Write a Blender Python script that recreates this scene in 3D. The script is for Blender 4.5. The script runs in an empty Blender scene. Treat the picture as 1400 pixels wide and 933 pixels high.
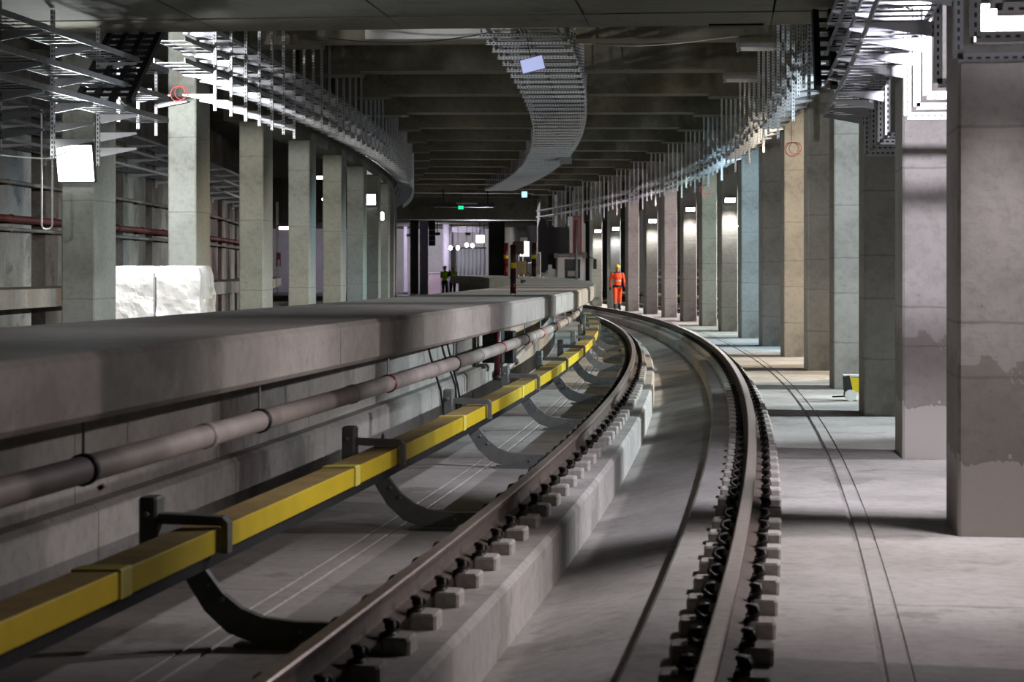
import bpy, math, random
from mathutils import Vector, Matrix, Euler
random.seed(7)
PI = math.pi
scene = bpy.context.scene
C = scene.collection

# ------------------------------------------------------------------ camera, world, exposure
cam_d = bpy.data.cameras.new('camera')
cam_d.lens = 70.0; cam_d.sensor_width = 36.0; cam_d.sensor_fit = 'HORIZONTAL'
cam_d.shift_y = -98.5 / 1400.0
cam_d.clip_start = 0.1; cam_d.clip_end = 500
cam_d.dof.use_dof = True; cam_d.dof.focus_distance = 24.0; cam_d.dof.aperture_fstop = 5.0
cam = bpy.data.objects.new('camera', cam_d); C.objects.link(cam)
cam.location = (0, 0, 1.6); cam.rotation_euler = (PI / 2, 0, 0)
scene.camera = cam
world = bpy.data.worlds.new('world'); scene.world = world; world.use_nodes = True
world.node_tree.nodes['Background'].inputs['Color'].default_value = (0.55, 0.6, 0.65, 1)
world.node_tree.nodes['Background'].inputs['Strength'].default_value = 0.02
vs = scene.view_settings
vs.view_transform = 'Standard'; vs.look = 'None'; vs.gamma = 1.0; vs.use_curve_mapping = False
vs.exposure = 0.55
cy_ = scene.cycles
cy_.use_denoising = True
cy_.max_bounces = 6; cy_.diffuse_bounces = 4; cy_.glossy_bounces = 3
cy_.sample_clamp_indirect = 4.0; cy_.caustics_reflective = False; cy_.caustics_refractive = False

# lamp strengths (W) of the place's own work lamps; used in the lamp builder further down
PW_WALL, PW_COL, PW_FAR = 2600.0, 90.0, 120.0

# ------------------------------------------------------------------ track frame: s along the curve, n outwards (right), z up
CX, CY, R0 = -288.0, 51.5, 291.35
S0 = math.atan2(-CY, -CX)
def ang(s): return S0 + s / R0
def P(s, n, z):
    a = ang(s); return Vector((CX + (R0 + n) * math.cos(a), CY + (R0 + n) * math.sin(a), z))
def s_at(Y, n=0.0): return (math.asin((Y - CY) / (R0 + n)) - S0) * R0
def n_at(X, Y): return math.hypot(X - CX, Y - CY) - R0
def sn_of(X, Y): return (math.atan2(Y - CY, X - CX) - S0) * R0, n_at(X, Y)

# ------------------------------------------------------------------ materials
MATS = {}
def lin(h):
    h = h.lstrip('#'); o = []
    for i in (0, 2, 4):
        v = int(h[i:i + 2], 16) / 255; o.append(v / 12.92 if v <= .04045 else ((v + .055) / 1.055) ** 2.4)
    return (*o, 1)
class NT:
    def __init__(s, name):
        s.m = bpy.data.materials.new(name); s.m.use_nodes = True
        s.t = s.m.node_tree; s.b = s.t.nodes['Principled BSDF']; MATS[name] = s.m
    def n(s, ty, **k):
        x = s.t.nodes.new(ty)
        for a, v in k.items(): setattr(x, a, v)
        return x
    def l(s, a, b): s.t.links.new(a, b)
    def math(s, op, a, b=None, c=None):
        x = s.n('ShaderNodeMath', operation=op)
        for i, v in enumerate((a, b, c)):
            if v is None: continue
            if isinstance(v, (int, float)): x.inputs[i].default_value = v
            else: s.l(v, x.inputs[i])
        return x.outputs[0]
    def mix(s, f, a, b, blend='MIX'):
        x = s.n('ShaderNodeMix', data_type='RGBA', blend_type=blend)
        for i, v in ((0, f), (6, a), (7, b)):
            if isinstance(v, (int, float)): x.inputs[i].default_value = v
            elif isinstance(v, tuple): x.inputs[i].default_value = v
            else: s.l(v, x.inputs[i])
        return x.outputs[2]
    def noise(s, vec, scale, detail=4, rough=.55):
        x = s.n('ShaderNodeTexNoise'); x.inputs['Scale'].default_value = scale
        x.inputs['Detail'].default_value = detail; x.inputs['Roughness'].default_value = rough
        if vec is not None: s.l(vec, x.inputs['Vector'])
        return x.outputs['Fac']
    def ramp(s, f, lo, hi):
        x = s.n('ShaderNodeMapRange'); x.inputs[1].default_value = lo; x.inputs[2].default_value = hi
        s.l(f, x.inputs[0]); return x.outputs[0]
    def bump(s, h, strength, dist=.02):
        x = s.n('ShaderNodeBump'); x.inputs['Strength'].default_value = strength; x.inputs['Distance'].default_value = dist
        s.l(h, x.inputs['Height']); s.l(x.outputs[0], s.b.inputs['Normal'])
def concrete(name, c1, c2, scale=1.2, rough=.85, joints=(), stain=None, cross=0, bump=.25, rnd=0.0, mortar=None):
    t = NT(name); tc = t.n('ShaderNodeTexCoord'); v = tc.outputs['Object']
    a = t.ramp(t.noise(v, scale, 5), .32, .7); col = t.mix(a, lin(c1), lin(c2))
    fine = t.noise(v, scale * 14, 4, .65); col = t.mix(t.math('MULTIPLY', t.ramp(fine, .45, .8), .35), col, lin(c2), 'MULTIPLY')
    if stain:
        st = t.ramp(t.noise(v, .55 * scale + .5, 6, .7), .56, .62)
        col = t.mix(t.math('MULTIPLY', st, .55), col, lin(stain))
    pits = t.ramp(t.noise(v, scale * 30, 2), .68, .74); col = t.mix(t.math('MULTIPLY', pits, .4), col, (.03, .03, .03, 1))
    h = fine
    if joints:
        sep = t.n('ShaderNodeSeparateXYZ'); t.l(v, sep.inputs[0])
        wob = t.math('MULTIPLY', t.math('SUBTRACT', t.noise(v, 5, 2), .5), .03)
        z = t.math('ADD', sep.outputs[2], wob); acc = None
        for j in joints:
            d = t.math('LESS_THAN', t.math('ABSOLUTE', t.math('SUBTRACT', z, j)), .009)
            acc = d if acc is None else t.math('MAXIMUM', acc, d)
        col = t.mix(t.math('MULTIPLY', acc, .3), col, (.04, .04, .04, 1)); h = t.math('SUBTRACT', fine, acc)
    if mortar:                                           # ragged cement collar smeared round the foot of the column
        sp_ = t.n('ShaderNodeSeparateXYZ'); t.l(v, sp_.inputs[0])
        edge = t.math('MULTIPLY_ADD', t.noise(v, 4.5, 5, .6), .5, .22)
        lowm = t.math('LESS_THAN', sp_.outputs[2], edge); damp = t.math('MULTIPLY', t.math('LESS_THAN', sp_.outputs[2], t.math('MULTIPLY_ADD', t.noise(v, 2.2, 5, .65), 1.6, .25)), .45)
        col = t.mix(damp, col, lin('#6d6259')); col = t.mix(lowm, col, lin(mortar))
    if cross:
        uv = t.n('ShaderNodeUVMap'); sep = t.n('ShaderNodeSeparateXYZ'); t.l(uv.outputs[0], sep.inputs[0])
        wob = t.math('MULTIPLY', t.math('SUBTRACT', t.noise(v, 2.5, 4), .5), .12)
        fr = t.math('FRACT', t.math('DIVIDE', t.math('ADD', sep.outputs[1], wob), cross))
        d = t.math('LESS_THAN', fr, .012 / cross)
        col = t.mix(t.math('MULTIPLY', d, .6), col, (.03, .03, .03, 1))
    if rnd:
        oi = t.n('ShaderNodeObjectInfo'); k = t.math('MULTIPLY_ADD', oi.outputs['Random'], rnd, 1 - rnd / 2)
        vm = t.n('ShaderNodeVectorMath', operation='SCALE'); t.l(col, vm.inputs[0]); t.l(k, vm.inputs['Scale']); col = vm.outputs[0]
    t.l(col, t.b.inputs['Base Color']); t.b.inputs['Roughness'].default_value = rough
    t.bump(h, bump); return t.m
def plain(name, c, rough=.5, metal=0.0, var=.25, scale=9, emit=0, spec=None):
    t = NT(name); tc = t.n('ShaderNodeTexCoord')
    f = t.noise(tc.outputs['Object'], scale, 4)
    cc = lin(c); dk = tuple(x * (1 - var) for x in cc[:3]) + (1,)
    t.l(t.mix(t.ramp(f, .35, .65), dk, cc), t.b.inputs['Base Color'])
    t.b.inputs['Roughness'].default_value = rough; t.b.inputs['Metallic'].default_value = metal
    if spec is not None: t.b.inputs['Specular IOR Level'].default_value = spec
    if emit:
        t.b.inputs['Emission Color'].default_value = cc; t.b.inputs['Emission Strength'].default_value = emit
    return t.m
def perforated(name, c, metal=.6):
    t = NT(name); tc = t.n('ShaderNodeTexCoord'); sep = t.n('ShaderNodeSeparateXYZ'); t.l(tc.outputs['Object'], sep.inputs[0])
    fr = t.math('LESS_THAN', t.math('FRACT', t.math('DIVIDE', sep.outputs[2], .05)), .52)
    ix = t.math('LESS_THAN', t.math('ABSOLUTE', sep.outputs[0]), .007)
    iy = t.math('LESS_THAN', t.math('ABSOLUTE', sep.outputs[1]), .007)
    slot = t.math('MULTIPLY', fr, t.math('MAXIMUM', ix, iy))
    t.l(t.mix(slot, lin(c), (.012, .012, .014, 1)), t.b.inputs['Base Color'])
    t.l(t.math('MULTIPLY', t.math('SUBTRACT', 1, slot), metal), t.b.inputs['Metallic'])
    t.b.inputs['Roughness'].default_value = .42; return t.m
M_FLOOR = concrete('floor_concrete', '#a3a1a0', '#86837f', .7, .8, stain='#6d6862', cross=4.85, bump=.15)
M_TRACK = concrete('trackbed_concrete', '#a9a6a2', '#87847f', .8, .85, stain='#6c6862', cross=3.2, bump=.2)
M_COLR = concrete('column_concrete', '#b3b0aa', '#94918b', 1.1, .85, joints=(.62, 1.28, 1.75, 2.45, 3.4), stain='#79756e', rnd=.16)
M_COLM = concrete('column_concrete_mortared', '#b3aeaa', '#94908b', 1.1, .85, joints=(.95, 1.28, 2.45), stain='#79756e', mortar='#b5afa9', bump=.08)
M_COLL = concrete('column_concrete_green', '#a9aca4', '#8c8f86', 1.1, .85, joints=(1.25, 2.4, 3.45), stain='#74756c', rnd=.14)
M_SLAB = concrete('platform_concrete', '#a09b94', '#827d76', .9, .8, stain='#6f6a62', bump=.15, rnd=.1)
M_WALLP = concrete('platform_wall_concrete', '#8f8d88', '#73716c', .9, .85, stain='#5b5750', rnd=.12)
M_CEIL = concrete('ceiling_concrete', '#6b6b60', '#54544c', .5, .85, stain='#3d3d32', bump=.15)
M_BEAM = concrete('beam_concrete', '#7a7566', '#5e5a4d', .45, .85, stain='#433f31', bump=.15, rnd=.15)
M_WALLL = concrete('diaphragm_wall', '#a7a29c', '#75706a', 1.0, .9, stain='#504c48', bump=.5, rnd=.25)
M_DARKW = concrete('dark_wall', '#6a6862', '#4d4b47', .7, .9, rnd=.3)
M_FARW = concrete('far_white_wall', '#d6d0da', '#bdb6c4', .4, .8, bump=.05)
M_RUST = plain('rail_rust', '#554a42', .75, .2, .35, 14)
M_HEAD = plain('rail_head_steel', '#a89a92', .38, .75, .3, 20)
M_BLOCK = plain('fastening_block', '#a39f98', .85, 0, .25, 25)
M_CLIP = plain('clip_iron', '#2c2621', .55, .5, .4, 60)
M_YEL = plain('yellow_cover', '#c9b21e', .45, 0, .12, 5)
M_YDUST = plain('dusty_yellow_top', '#a08a52', .8, 0, .3, 6)
M_YELP = plain('pale_yellow_strap', '#d6cb62', .5, 0, .1, 6)
M_BRK = plain('bracket_grey', '#6b6f6d', .5, .1, .2, 12)
M_PIPE = plain('pipe_grey', '#9b928c', .6, .1, .35, 3)
M_PIPER = plain('red_pipe', '#6e2f2c', .6, 0, .3, 3)
M_RED = plain('red_paint', '#8a1f22', .45, 0, .25, 8)
M_MAROON = plain('maroon_paint', '#4a1719', .4, 0, .3, 8)
M_GALV = perforated('galvanised_perforated', '#c3c6ca', .35)
M_TRAY = plain('galvanised_tray', '#9da0a5', .42, .45, .3, 20)
M_DKST = plain('dark_steel', '#2b2d2f', .55, .5, .3, 10)
M_BLACK = plain('black_rubber', '#111214', .75, 0, .3, 6)
M_WHITE = plain('white_paint', '#c9c9c4', .5, 0, .12, 4)
M_GREYP = plain('grey_paint', '#8b8d8b', .5, .1, .15, 6)
M_GLASS = plain('dark_window_glass', '#2c3236', .12, 0, .2, 3)
M_WOOD = plain('pallet_wood', '#8a6d48', .8, 0, .3, 12)
M_DEBRIS = plain('pale_sheeting', '#b9b7b4', .5, 0, .3, 3)
M_HOUS = plain('lamp_housing', '#3a3b3d', .5, .3, .2, 10)
M_CABLE = plain('black_cable', '#15161a', .6, 0, .2, 10)
M_WIREW = plain('white_cable', '#c8c4bb', .6, 0, .1, 10)
M_REDC = plain('red_cable', '#a0403a', .6, 0, .2, 10)
M_ORANGE = plain('orange_hi_vis', '#ff4d12', .8, 0, .12, 6)
M_LIME = plain('lime_hi_vis', '#b6e32a', .8, 0, .12, 6)
M_NAVY = plain('navy_cloth', '#1a1f2b', .85, 0, .2, 8)
M_REFL = plain('reflective_band', '#948a78', .5, .2, .1, 8)
M_SKIN = plain('skin', '#a3765f', .6, 0, .08, 8)
M_HELM = plain('helmet_yellow', '#e6d21c', .35, 0, .05, 5)
M_HELMW = plain('helmet_white', '#e4e2da', .35, 0, .05, 5)
M_DKCLOTH = plain('dark_trousers', '#2a2d33', .85, 0, .2, 8)
M_SCREEN = plain('pale_blue_panel', '#b9c2f0', .4, 0, .06, 4, emit=.55)
M_CYAN = plain('cyan_sign', '#9fe4ee', .4, 0, .05, 4, emit=1.2)
M_GREEN = plain('green_sign', '#1ec987', .4, 0, .05, 4, emit=1.0)
def foil():
    t = NT('silver_foil'); tc = t.n('ShaderNodeTexCoord'); v = tc.outputs['Object']
    t.b.inputs['Base Color'].default_value = lin('#dcd8d2'); t.b.inputs['Metallic'].default_value = .35
    t.b.inputs['Roughness'].default_value = .38
    w = t.n('ShaderNodeTexVoronoi'); w.inputs['Scale'].default_value = 5.5; t.l(v, w.inputs['Vector'])
    t.bump(t.math('ADD', t.math('MULTIPLY', w.outputs['Distance'], 1.4), t.noise(v, 7, 5, .6)), .3, .03); return t.m
M_FOIL = foil()
def emission(name, col, st):
    t = NT(name); t.b.inputs['Base Color'].default_value = (.8, .8, .8, 1)
    t.b.inputs['Emission Color'].default_value = (*col, 1); t.b.inputs['Emission Strength'].default_value = st; return t.m

# ------------------------------------------------------------------ mesh building
class MB:
    def __init__(s): s.v = []; s.f = []; s.mi = []; s.uv = {}
    def quad(s, pts, mi=0):
        k = len(s.v); s.v += [tuple(p) for p in pts]; s.f.append(tuple(range(k, k + len(pts)))); s.mi.append(mi)
    def box(s, x0, x1, y0, y1, z0, z1, mi=0, ch=0.0):
        k = len(s.v)
        if ch <= 0:
            s.v += [(x, y, z) for z in (z0, z1) for (x, y) in ((x0, y0), (x1, y0), (x1, y1), (x0, y1))]
            fs = [(3, 2, 1, 0), (4, 5, 6, 7), (0, 1, 5, 4), (1, 2, 6, 5), (2, 3, 7, 6), (3, 0, 4, 7)]
        else:   # vertical edges chamfered, top edge chamfered as well
            def ring(d, z): 
                a0, a1, b0, b1 = x0 + d, x1 - d, y0 + d, y1 - d
                c = ch
                return [(a0 + c, b0, z), (a1 - c, b0, z), (a1, b0 + c, z), (a1, b1 - c, z), (a1 - c, b1, z), (a0 + c, b1, z), (a0, b1 - c, z), (a0, b0 + c, z)]
            s.v += ring(0, z0) + ring(0, z1 - ch) + ring(ch * .7, z1)
            fs = [tuple(range(7, -1, -1)), tuple(range(16, 24))]
            for r in (0, 8):
                fs += [(r + i, r + (i + 1) % 8, r + 8 + (i + 1) % 8, r + 8 + i) for i in range(8)]
        s.f += [tuple(k + i for i in f) for f in fs]; s.mi += [mi] * len(fs); return s
    def prism(s, poly, y0, y1, mi=0):        # poly in (x,z), extruded along y
        k = len(s.v); n = len(poly)
        s.v += [(x, y0, z) for x, z in poly] + [(x, y1, z) for x, z in poly]
        s.f += [tuple(k + i for i in range(n)), tuple(k + n + i for i in range(n - 1, -1, -1))]
        s.f += [(k + i, k + n + i, k + n + (i + 1) % n, k + (i + 1) % n) for i in range(n)]
        s.mi += [mi] * (n + 2); return s
    def tube(s, pts, r, seg=8, mi=0, cap=True):
        pts = [Vector(p) for p in pts]; rs = r if isinstance(r, (list, tuple)) else [r] * len(pts)
        k = len(s.v); up = None
        for i, p in enumerate(pts):
            d = (pts[min(i + 1, len(pts) - 1)] - pts[max(i - 1, 0)]).normalized()
            if up is None: up = d.orthogonal().normalized()
            up = (up - d * up.dot(d)); up = up.normalized() if up.length > 1e-6 else d.orthogonal().normalized()
            sd = d.cross(up)
            for j in range(seg):
                a = 2 * PI * j / seg; s.v.append(tuple(p + (up * math.cos(a) + sd * math.sin(a)) * rs[i]))
        for i in range(len(pts) - 1):
            for j in range(seg):
                a, b = k + i * seg + j, k + i * seg + (j + 1) % seg; s.f.append((a, b, b + seg, a + seg)); s.mi.append(mi)
        if cap:
            s.f.append(tuple(k + j for j in range(seg - 1, -1, -1))); e = k + (len(pts) - 1) * seg
            s.f.append(tuple(e + j for j in range(seg))); s.mi += [mi, mi]
        return s
    def ell(s, c, r, u=14, v=9, mi=0, zmin=-1.0, rot=None):
        k = len(s.v); c = Vector(c)
        for i in range(v + 1):
            t = -PI / 2 + PI * i / v; zz = max(math.sin(t), zmin); rr = math.cos(t) if math.sin(t) >= zmin else math.sqrt(max(0, 1 - zmin * zmin)) * (.999 if i else 0.001)
            for j in range(u):
                a = 2 * PI * j / u; p = Vector((r[0] * rr * math.cos(a), r[1] * rr * math.sin(a), r[2] * zz))
                if rot: p = rot @ p
                s.v.append(tuple(c + p))
        for i in range(v):
            for j in range(u):
                a, b = k + i * u + j, k + i * u + (j + 1) % u; s.f.append((a, b, b + u, a + u)); s.mi.append(mi)
        return s
    def sweep(s, prof, s0, s1, step=1.2, mis=None, caps=True):   # closed profile (n,z) counter-clockwise seen along +s, world coordinates
        m = max(1, int(math.ceil((s1 - s0) / step))); n = len(prof); k = len(s.v)
        cu = [0]
        for i in range(n): 
            a, b = prof[i], prof[(i + 1) % n]; cu.append(cu[-1] + math.hypot(a[0] - b[0], a[1] - b[1]))
        for i in range(m + 1):
            ss = s0 + (s1 - s0) * i / m
            s.v += [tuple(P(ss, a, b)) for a, b in prof]
        for i in range(m):
            for j in range(n):
                a, b = k + i * n + j, k + i * n + (j + 1) % n
                s.uv[len(s.f)] = [(cu[j], s0 + (s1 - s0) * i / m), (cu[j], s0 + (s1 - s0) * (i + 1) / m), (cu[j + 1], s0 + (s1 - s0) * (i + 1) / m), (cu[j + 1], s0 + (s1 - s0) * i / m)]
                s.f.append((a, a + n, b + n, b)); s.mi.append(mis[j] if mis else 0)
        if caps:
            s.f.append(tuple(k + j for j in range(n))); e = k + m * n
            s.f.append(tuple(e + j for j in range(n - 1, -1, -1))); s.mi += [0, 0]
        return s
    def mesh(s, name, mats, smooth=False, fix=True):
        me = bpy.data.meshes.new(name); me.from_pydata(s.v, [], s.f)
        for m in (mats if isinstance(mats, (list, tuple)) else [mats]): me.materials.append(m)
        me.polygons.foreach_set('material_index', s.mi)
        if s.uv:
            uvl = me.uv_layers.new(name='UVMap')
            for fi, c in s.uv.items():
                ls = me.polygons[fi].loop_start
                for q in range(4): uvl.data[ls + q].uv = c[q]
        if fix:
            import bmesh
            bm = bmesh.new(); bm.from_mesh(me); bmesh.ops.recalc_face_normals(bm, faces=bm.faces); bm.to_mesh(me); bm.free()
        if smooth:
            me.polygons.foreach_set('use_smooth', [True] * len(me.polygons))
        me.update(); return me
    def build(s, name, mats, parent=None, smooth=False, **k):
        return obj(name, s.mesh(name, mats, smooth), parent, **k)
def obj(name, me, parent=None, loc=None, rot=None):
    o = bpy.data.objects.new(name, me); C.objects.link(o)
    if parent: o.parent = parent
    if loc is not None: o.location = loc
    if rot is not None: o.rotation_euler = rot
    return o
def tag(o, label=None, cat=None, group=None, kind=None):
    if label: o['label'] = label
    if cat: o['category'] = cat
    if group: o['group'] = group
    if kind: o['kind'] = kind
    return o
def thing(name, label, cat, s, n, z=0.0, group=None, rz=0.0):       # Empty in the track frame: local x = outwards, y = along the track
    o = bpy.data.objects.new(name, None); C.objects.link(o); o.empty_display_size = .2
    o.location = P(s, n, z); o.rotation_euler = (0, 0, ang(s) + rz)
    return tag(o, label, cat, group)
def struct(o, label=None): o['kind'] = 'structure'; 
ORD = ['nearest', 'second', 'third', 'fourth', 'fifth', 'sixth', 'seventh', 'eighth', 'ninth', 'tenth', 'eleventh', 'twelfth', 'thirteenth', 'fourteenth', 'fifteenth', 'sixteenth', 'seventeenth', 'eighteenth', 'nineteenth', 'twentieth', 'twenty-first']
_ON = ['', 'first', 'second', 'third', 'fourth', 'fifth', 'sixth', 'seventh', 'eighth', 'ninth', 'tenth', 'eleventh', 'twelfth', 'thirteenth', 'fourteenth', 'fifteenth', 'sixteenth', 'seventeenth', 'eighteenth', 'nineteenth']
_TN = ['', '', 'twenty', 'thirty', 'forty', 'fifty', 'sixty', 'seventy', 'eighty', 'ninety']
def nth(i):                                             # 1 -> first, 42 -> forty-second
    if i >= 100: return ('one hundred and ' + nth(i - 100)) if i > 100 else 'one hundredth'
    if i < 20: return _ON[i]
    return _TN[i // 10][:-1] + 'ieth' if i % 10 == 0 else _TN[i // 10] + '-' + _ON[i % 10]
def smooth_by_angle(o, deg=35):
    me = o.data; me.polygons.foreach_set('use_smooth', [True] * len(me.polygons))
    try: me.set_sharp_from_angle(angle=math.radians(deg))
    except Exception: pass

# ------------------------------------------------------------------ the setting
S_A, S_B = -14.0, 150.0
SC = 4.85                                            # column spacing along the curve
SR = [12.1 + SC * i for i in range(-1, 19)]          # front faces of the right-hand columns
NL = -6.8
SLF = s_at(23.2, NL)
SL = [SLF + SC * i for i in range(0, 13)]            # left-hand columns
g = lambda n, d=.014, w=.011: [(n + w, 0), (n + w * .6, -d), (n - w * .6, -d), (n - w, 0)]
prof = [(7.4, -.7), (7.4, 0)] + g(1.50, .012, .008) + g(1.39, .016, .016) + [(.37, 0), (.35, -.02), (.35, -.17), (-.41, -.32), (-.41, -.03), (-.44, 0)] \
    + g(-1.39, .014, .012) + g(-1.50, .014, .01) + [(-13.0, 0), (-13.0, -.7)]
o = MB().sweep(prof, S_A, S_B, 1.2).build('floor', M_TRACK); struct(o)
tag(o, 'pale concrete track slab with a drainage trough between the rails')

# wall under the platform: kerb band and upper wall, both split into cast panels
wp = bpy.data.objects.new('wall_platform', None); C.objects.link(wp); struct(wp)
tag(wp, 'concrete wall under the platform slab behind the yellow conductor rail')
q = 2.4; k = 0; ss = 2.0
while ss < 58:
    MB().sweep([(-2.8, .46), (-2.8, 1.05), (-2.42, 1.05), (-2.42, .46)], ss + .004, ss + q - .004, 1.2).build('wall_panel', M_WALLP, wp)
    MB().sweep([(-2.8, 0), (-2.8, .46), (-2.33, .46), (-2.30, .43), (-2.30, 0)], ss + .004, ss + q - .004, 1.2).build('kerb_panel', M_WALLP, wp)
    ss += q
# platform slab panels
pl = thing('platform_slab', 'long narrow concrete platform slab curving above the yellow conductor rail', 'platform', 0, 0)
pl.location = (0, 0, 0); pl.rotation_euler = (0, 0, 0)
ss = 1.0
while ss < 59:
    MB().sweep([(-3.0, 1.07), (-3.0, 1.29), (-2.99, 1.30), (-1.475, 1.30), (-1.45, 1.275), (-1.45, 1.075), (-1.475, 1.05), (-2.98, 1.05)], ss + .005, ss + SC - .005, .6).build('slab_panel', M_SLAB, pl)
    ss += SC
fp = thing('station_platform', 'wider concrete platform continuing behind the maroon posts', 'platform', 0, 0)
fp.location = (0, 0, 0); fp.rotation_euler = (0, 0, 0)
MB().sweep([(-3.9, 1.0), (-3.9, 1.32), (-1.5, 1.32), (-1.5, 1.0)], 60.5, 87, .8).build('deck', M_SLAB, fp)
MB().sweep([(-3.6, 0), (-3.6, 1.0), (-2.4, 1.0), (-2.4, 0)], 60.6, 86.5, .8).build('base_wall', M_WALLP, fp)

# right-hand wall and left-hand diaphragm wall, each a row of panels
wr = bpy.data.objects.new('wall_right', None); C.objects.link(wr); struct(wr); tag(wr, 'dark concrete wall beyond the right-hand column row')
ss = S_A
while ss < S_B:
    MB().sweep([(7.4, -.7), (7.8, -.7), (7.8, 6.1), (7.4, 6.1)], ss + .01, ss + SC - .01, 2.5).build('wall_panel', M_DARKW, wr); ss += SC
wl = bpy.data.objects.new('wall_left', None); C.objects.link(wl); struct(wl); tag(wl, 'stained diaphragm wall of rough vertical concrete piles')
ss = S_A; rr = random.Random(3)
while ss < S_B:
    tog = not globals().get('tog', False); w = rr.uniform(2.2, 3.0) if tog else rr.uniform(.9, 1.2); d = rr.uniform(.3, .36) if tog else 0; n0 = -13.0 + d
    MB().sweep([(-13.4, 0), (-13.4, 6.1), (n0 - .04, 6.1), (n0, 5.9), (n0, .1), (n0 - .04, 0)], ss, ss + w - .015, 1.2).build('wall_panel', M_WALLL, wl); ss += w
lp = thing('wall_ledge', 'pale concrete platform ledge along the far left wall', 'ledge', 0, 0); lp.location = (0, 0, 0); lp.rotation_euler = (0, 0, 0)
ss = 18.0
while ss < 96:
    MB().sweep([(-12.75, .92), (-12.75, 1.25), (-11.2, 1.25), (-11.2, .92)], ss + .008, ss + 3.0 - .008, 1.5).build('slab_panel', M_SLAB, lp)
    ss += 3.0
o = MB().sweep([(-13.4, -.7), (7.8, -.7), (7.8, 6.3), (-13.4, 6.3)], S_A - .3, S_A, 1).build('wall_back', M_DARKW); struct(o)

# ceiling: upper slab, the low panelled slab overhead, transverse beams, the drop beam at the far end
o = MB().sweep([(-13.4, 6.1), (-13.4, 6.5), (7.8, 6.5), (7.8, 6.1)], S_A, S_B, 2).build('ceiling', M_CEIL); struct(o)
lc = bpy.data.objects.new('ceiling_panels', None); C.objects.link(lc); struct(lc); tag(lc, 'low greenish concrete ceiling panels overhead at the top edge')
SLOW = s_at(22.3, -2); ZL = 4.30
for i, (n0, n1) in enumerate(((-13.0, -9.4), (-9.4, -7.3), (-7.3, -5.2), (-5.2, -3.1), (-3.1, -1.0), (-1.0, 1.0), (1.0, 2.6))):
    for s0_, s1_ in ((S_A, 4.0), (4.0, 12.0), (12.0, SLOW - 1.1)):
        MB().sweep([(n0 + .012, ZL + .01), (n0 + .012, 6.1), (n1 - .012, 6.1), (n1 - .012, ZL + .01)], s0_ + .01, s1_ - .01, 2).build('ceiling_panel', M_CEIL, lc)
    MB().sweep([(n0 + .006, ZL), (n0 + .006, 6.1), (n1 - .006, 6.1), (n1 - .006, ZL)], SLOW - 1.085, SLOW, 1).build('edge_panel', M_BEAM, lc)
ZB = [31.5 + SC * .97 * i for i in range(0, 17)]
beam_s = []
for i in range(16):
    # measured: soffit back edges recede by a constant step of inverse image height
    inv = .003247 + .000496 * (i - 1); Y = 2722 * 3.6 * inv
    s1_ = s_at(Y, -2); beam_s.append(s1_)
    b = thing('ceiling_beam', f'{ORD[i]} deep concrete ceiling beam from the camera crossing above the track', 'beam', s1_ - .35, -2.4, 5.2, 'transverse ceiling beams')
    m = MB().box(-4.4, 4.4, -.34, .34, 0, .9)
    m.build('beam_body', M_BEAM, b)
    MB().box(3.3, 4.4, -.36, .34, -.06, .0).build('corbel', M_BEAM, b); MB().box(-4.4, -3.3, -.36, .34, -.06, .0).build('corbel', M_BEAM, b)
    if i == 1: MB().box(-2.55, -.25, -.352, -.34, .02, .30).build('plaster_patch', M_WHITE, b)
SE = s_at(101, -2)
o = MB().sweep([(-13.0, 4.1), (-13.0, 6.1), (7.4, 6.1), (7.4, 4.1)], SE, SE + 1.2, 1.2).build('end_beam', M_CEIL); struct(o)
tag(o, 'dark drop beam closing the tunnel above the distant hall')
o = MB().sweep([(-7.4, 4.02), (-7.4, 6.1), (-6.9, 6.1), (-6.9, 4.02)], SL[2] - .3, SE, 2).build('edge_beam', M_CEIL); struct(o)
tag(o, 'dark longitudinal beam on top of the left columns')

# ------------------------------------------------------------------ columns
def column(s, n0, n1, z1, mat, label, group, dep=.85):
    c = thing('concrete_column', label, 'column', s + dep / 2, (n0 + n1) / 2, 0, group)
    w = (n1 - n0) / 2
    MB().box(-w, w, -dep / 2, dep / 2, 0, z1, ch=.018).build('shaft', mat, c)
    return c
looks = ['mostly out of view', 'with a pinkish face and mortar collar', 'with a bright lavender-lit face behind steel frames', 'dark faced behind nested steel frames', 'with a cool blue-grey lit face', 'with a dark green-grey face', 'with a warm cream-lit face', 'with a dull grey face', 'with a blue-lit face', 'with a lamp high on its face', 'with a pale green-lit face']
for i, s in enumerate(SR):
    if i == 18: pass
    lk = looks[i] if i < len(looks) else ('with a small lamp on its face' if i in (11, 13, 15) else 'standing far back beside the track')
    lab = f'{ORD[i - 1] if i else "foremost edge-of-view"} concrete column of the right-hand row, {lk}'
    column(s, 2.0, 2.42, ZL - .005 if s < SLOW - .4 else 6.09, M_COLM if i in (1, 2) else M_COLR, lab, 'right-hand row of columns')
lool = ['carrying the big glaring lamp', 'brightly lit, beside the foil-wrapped load', 'with a pale right edge', 'plain grey', 'plain grey', 'in shadow', 'with a lamp on it', 'with a small lamp on it']
for i, s in enumerate(SL):
    lk = lool[i] if i < len(lool) else 'far back in shadow'
    column(s, NL - .4, NL, 6.09 if i < 2 else 4.02, M_COLL, f'{ORD[i]} concrete column of the left-hand row, {lk}', 'left-hand row of columns')
c = thing('column_capital', 'flat concrete capital plate on top of the brightly lit left column', 'capital', SL[1] + .25, NL - .2, 5.02)
MB().box(-.55, .55, -.5, .5, 0, .18).build('plate', M_BEAM, c); 

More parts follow.
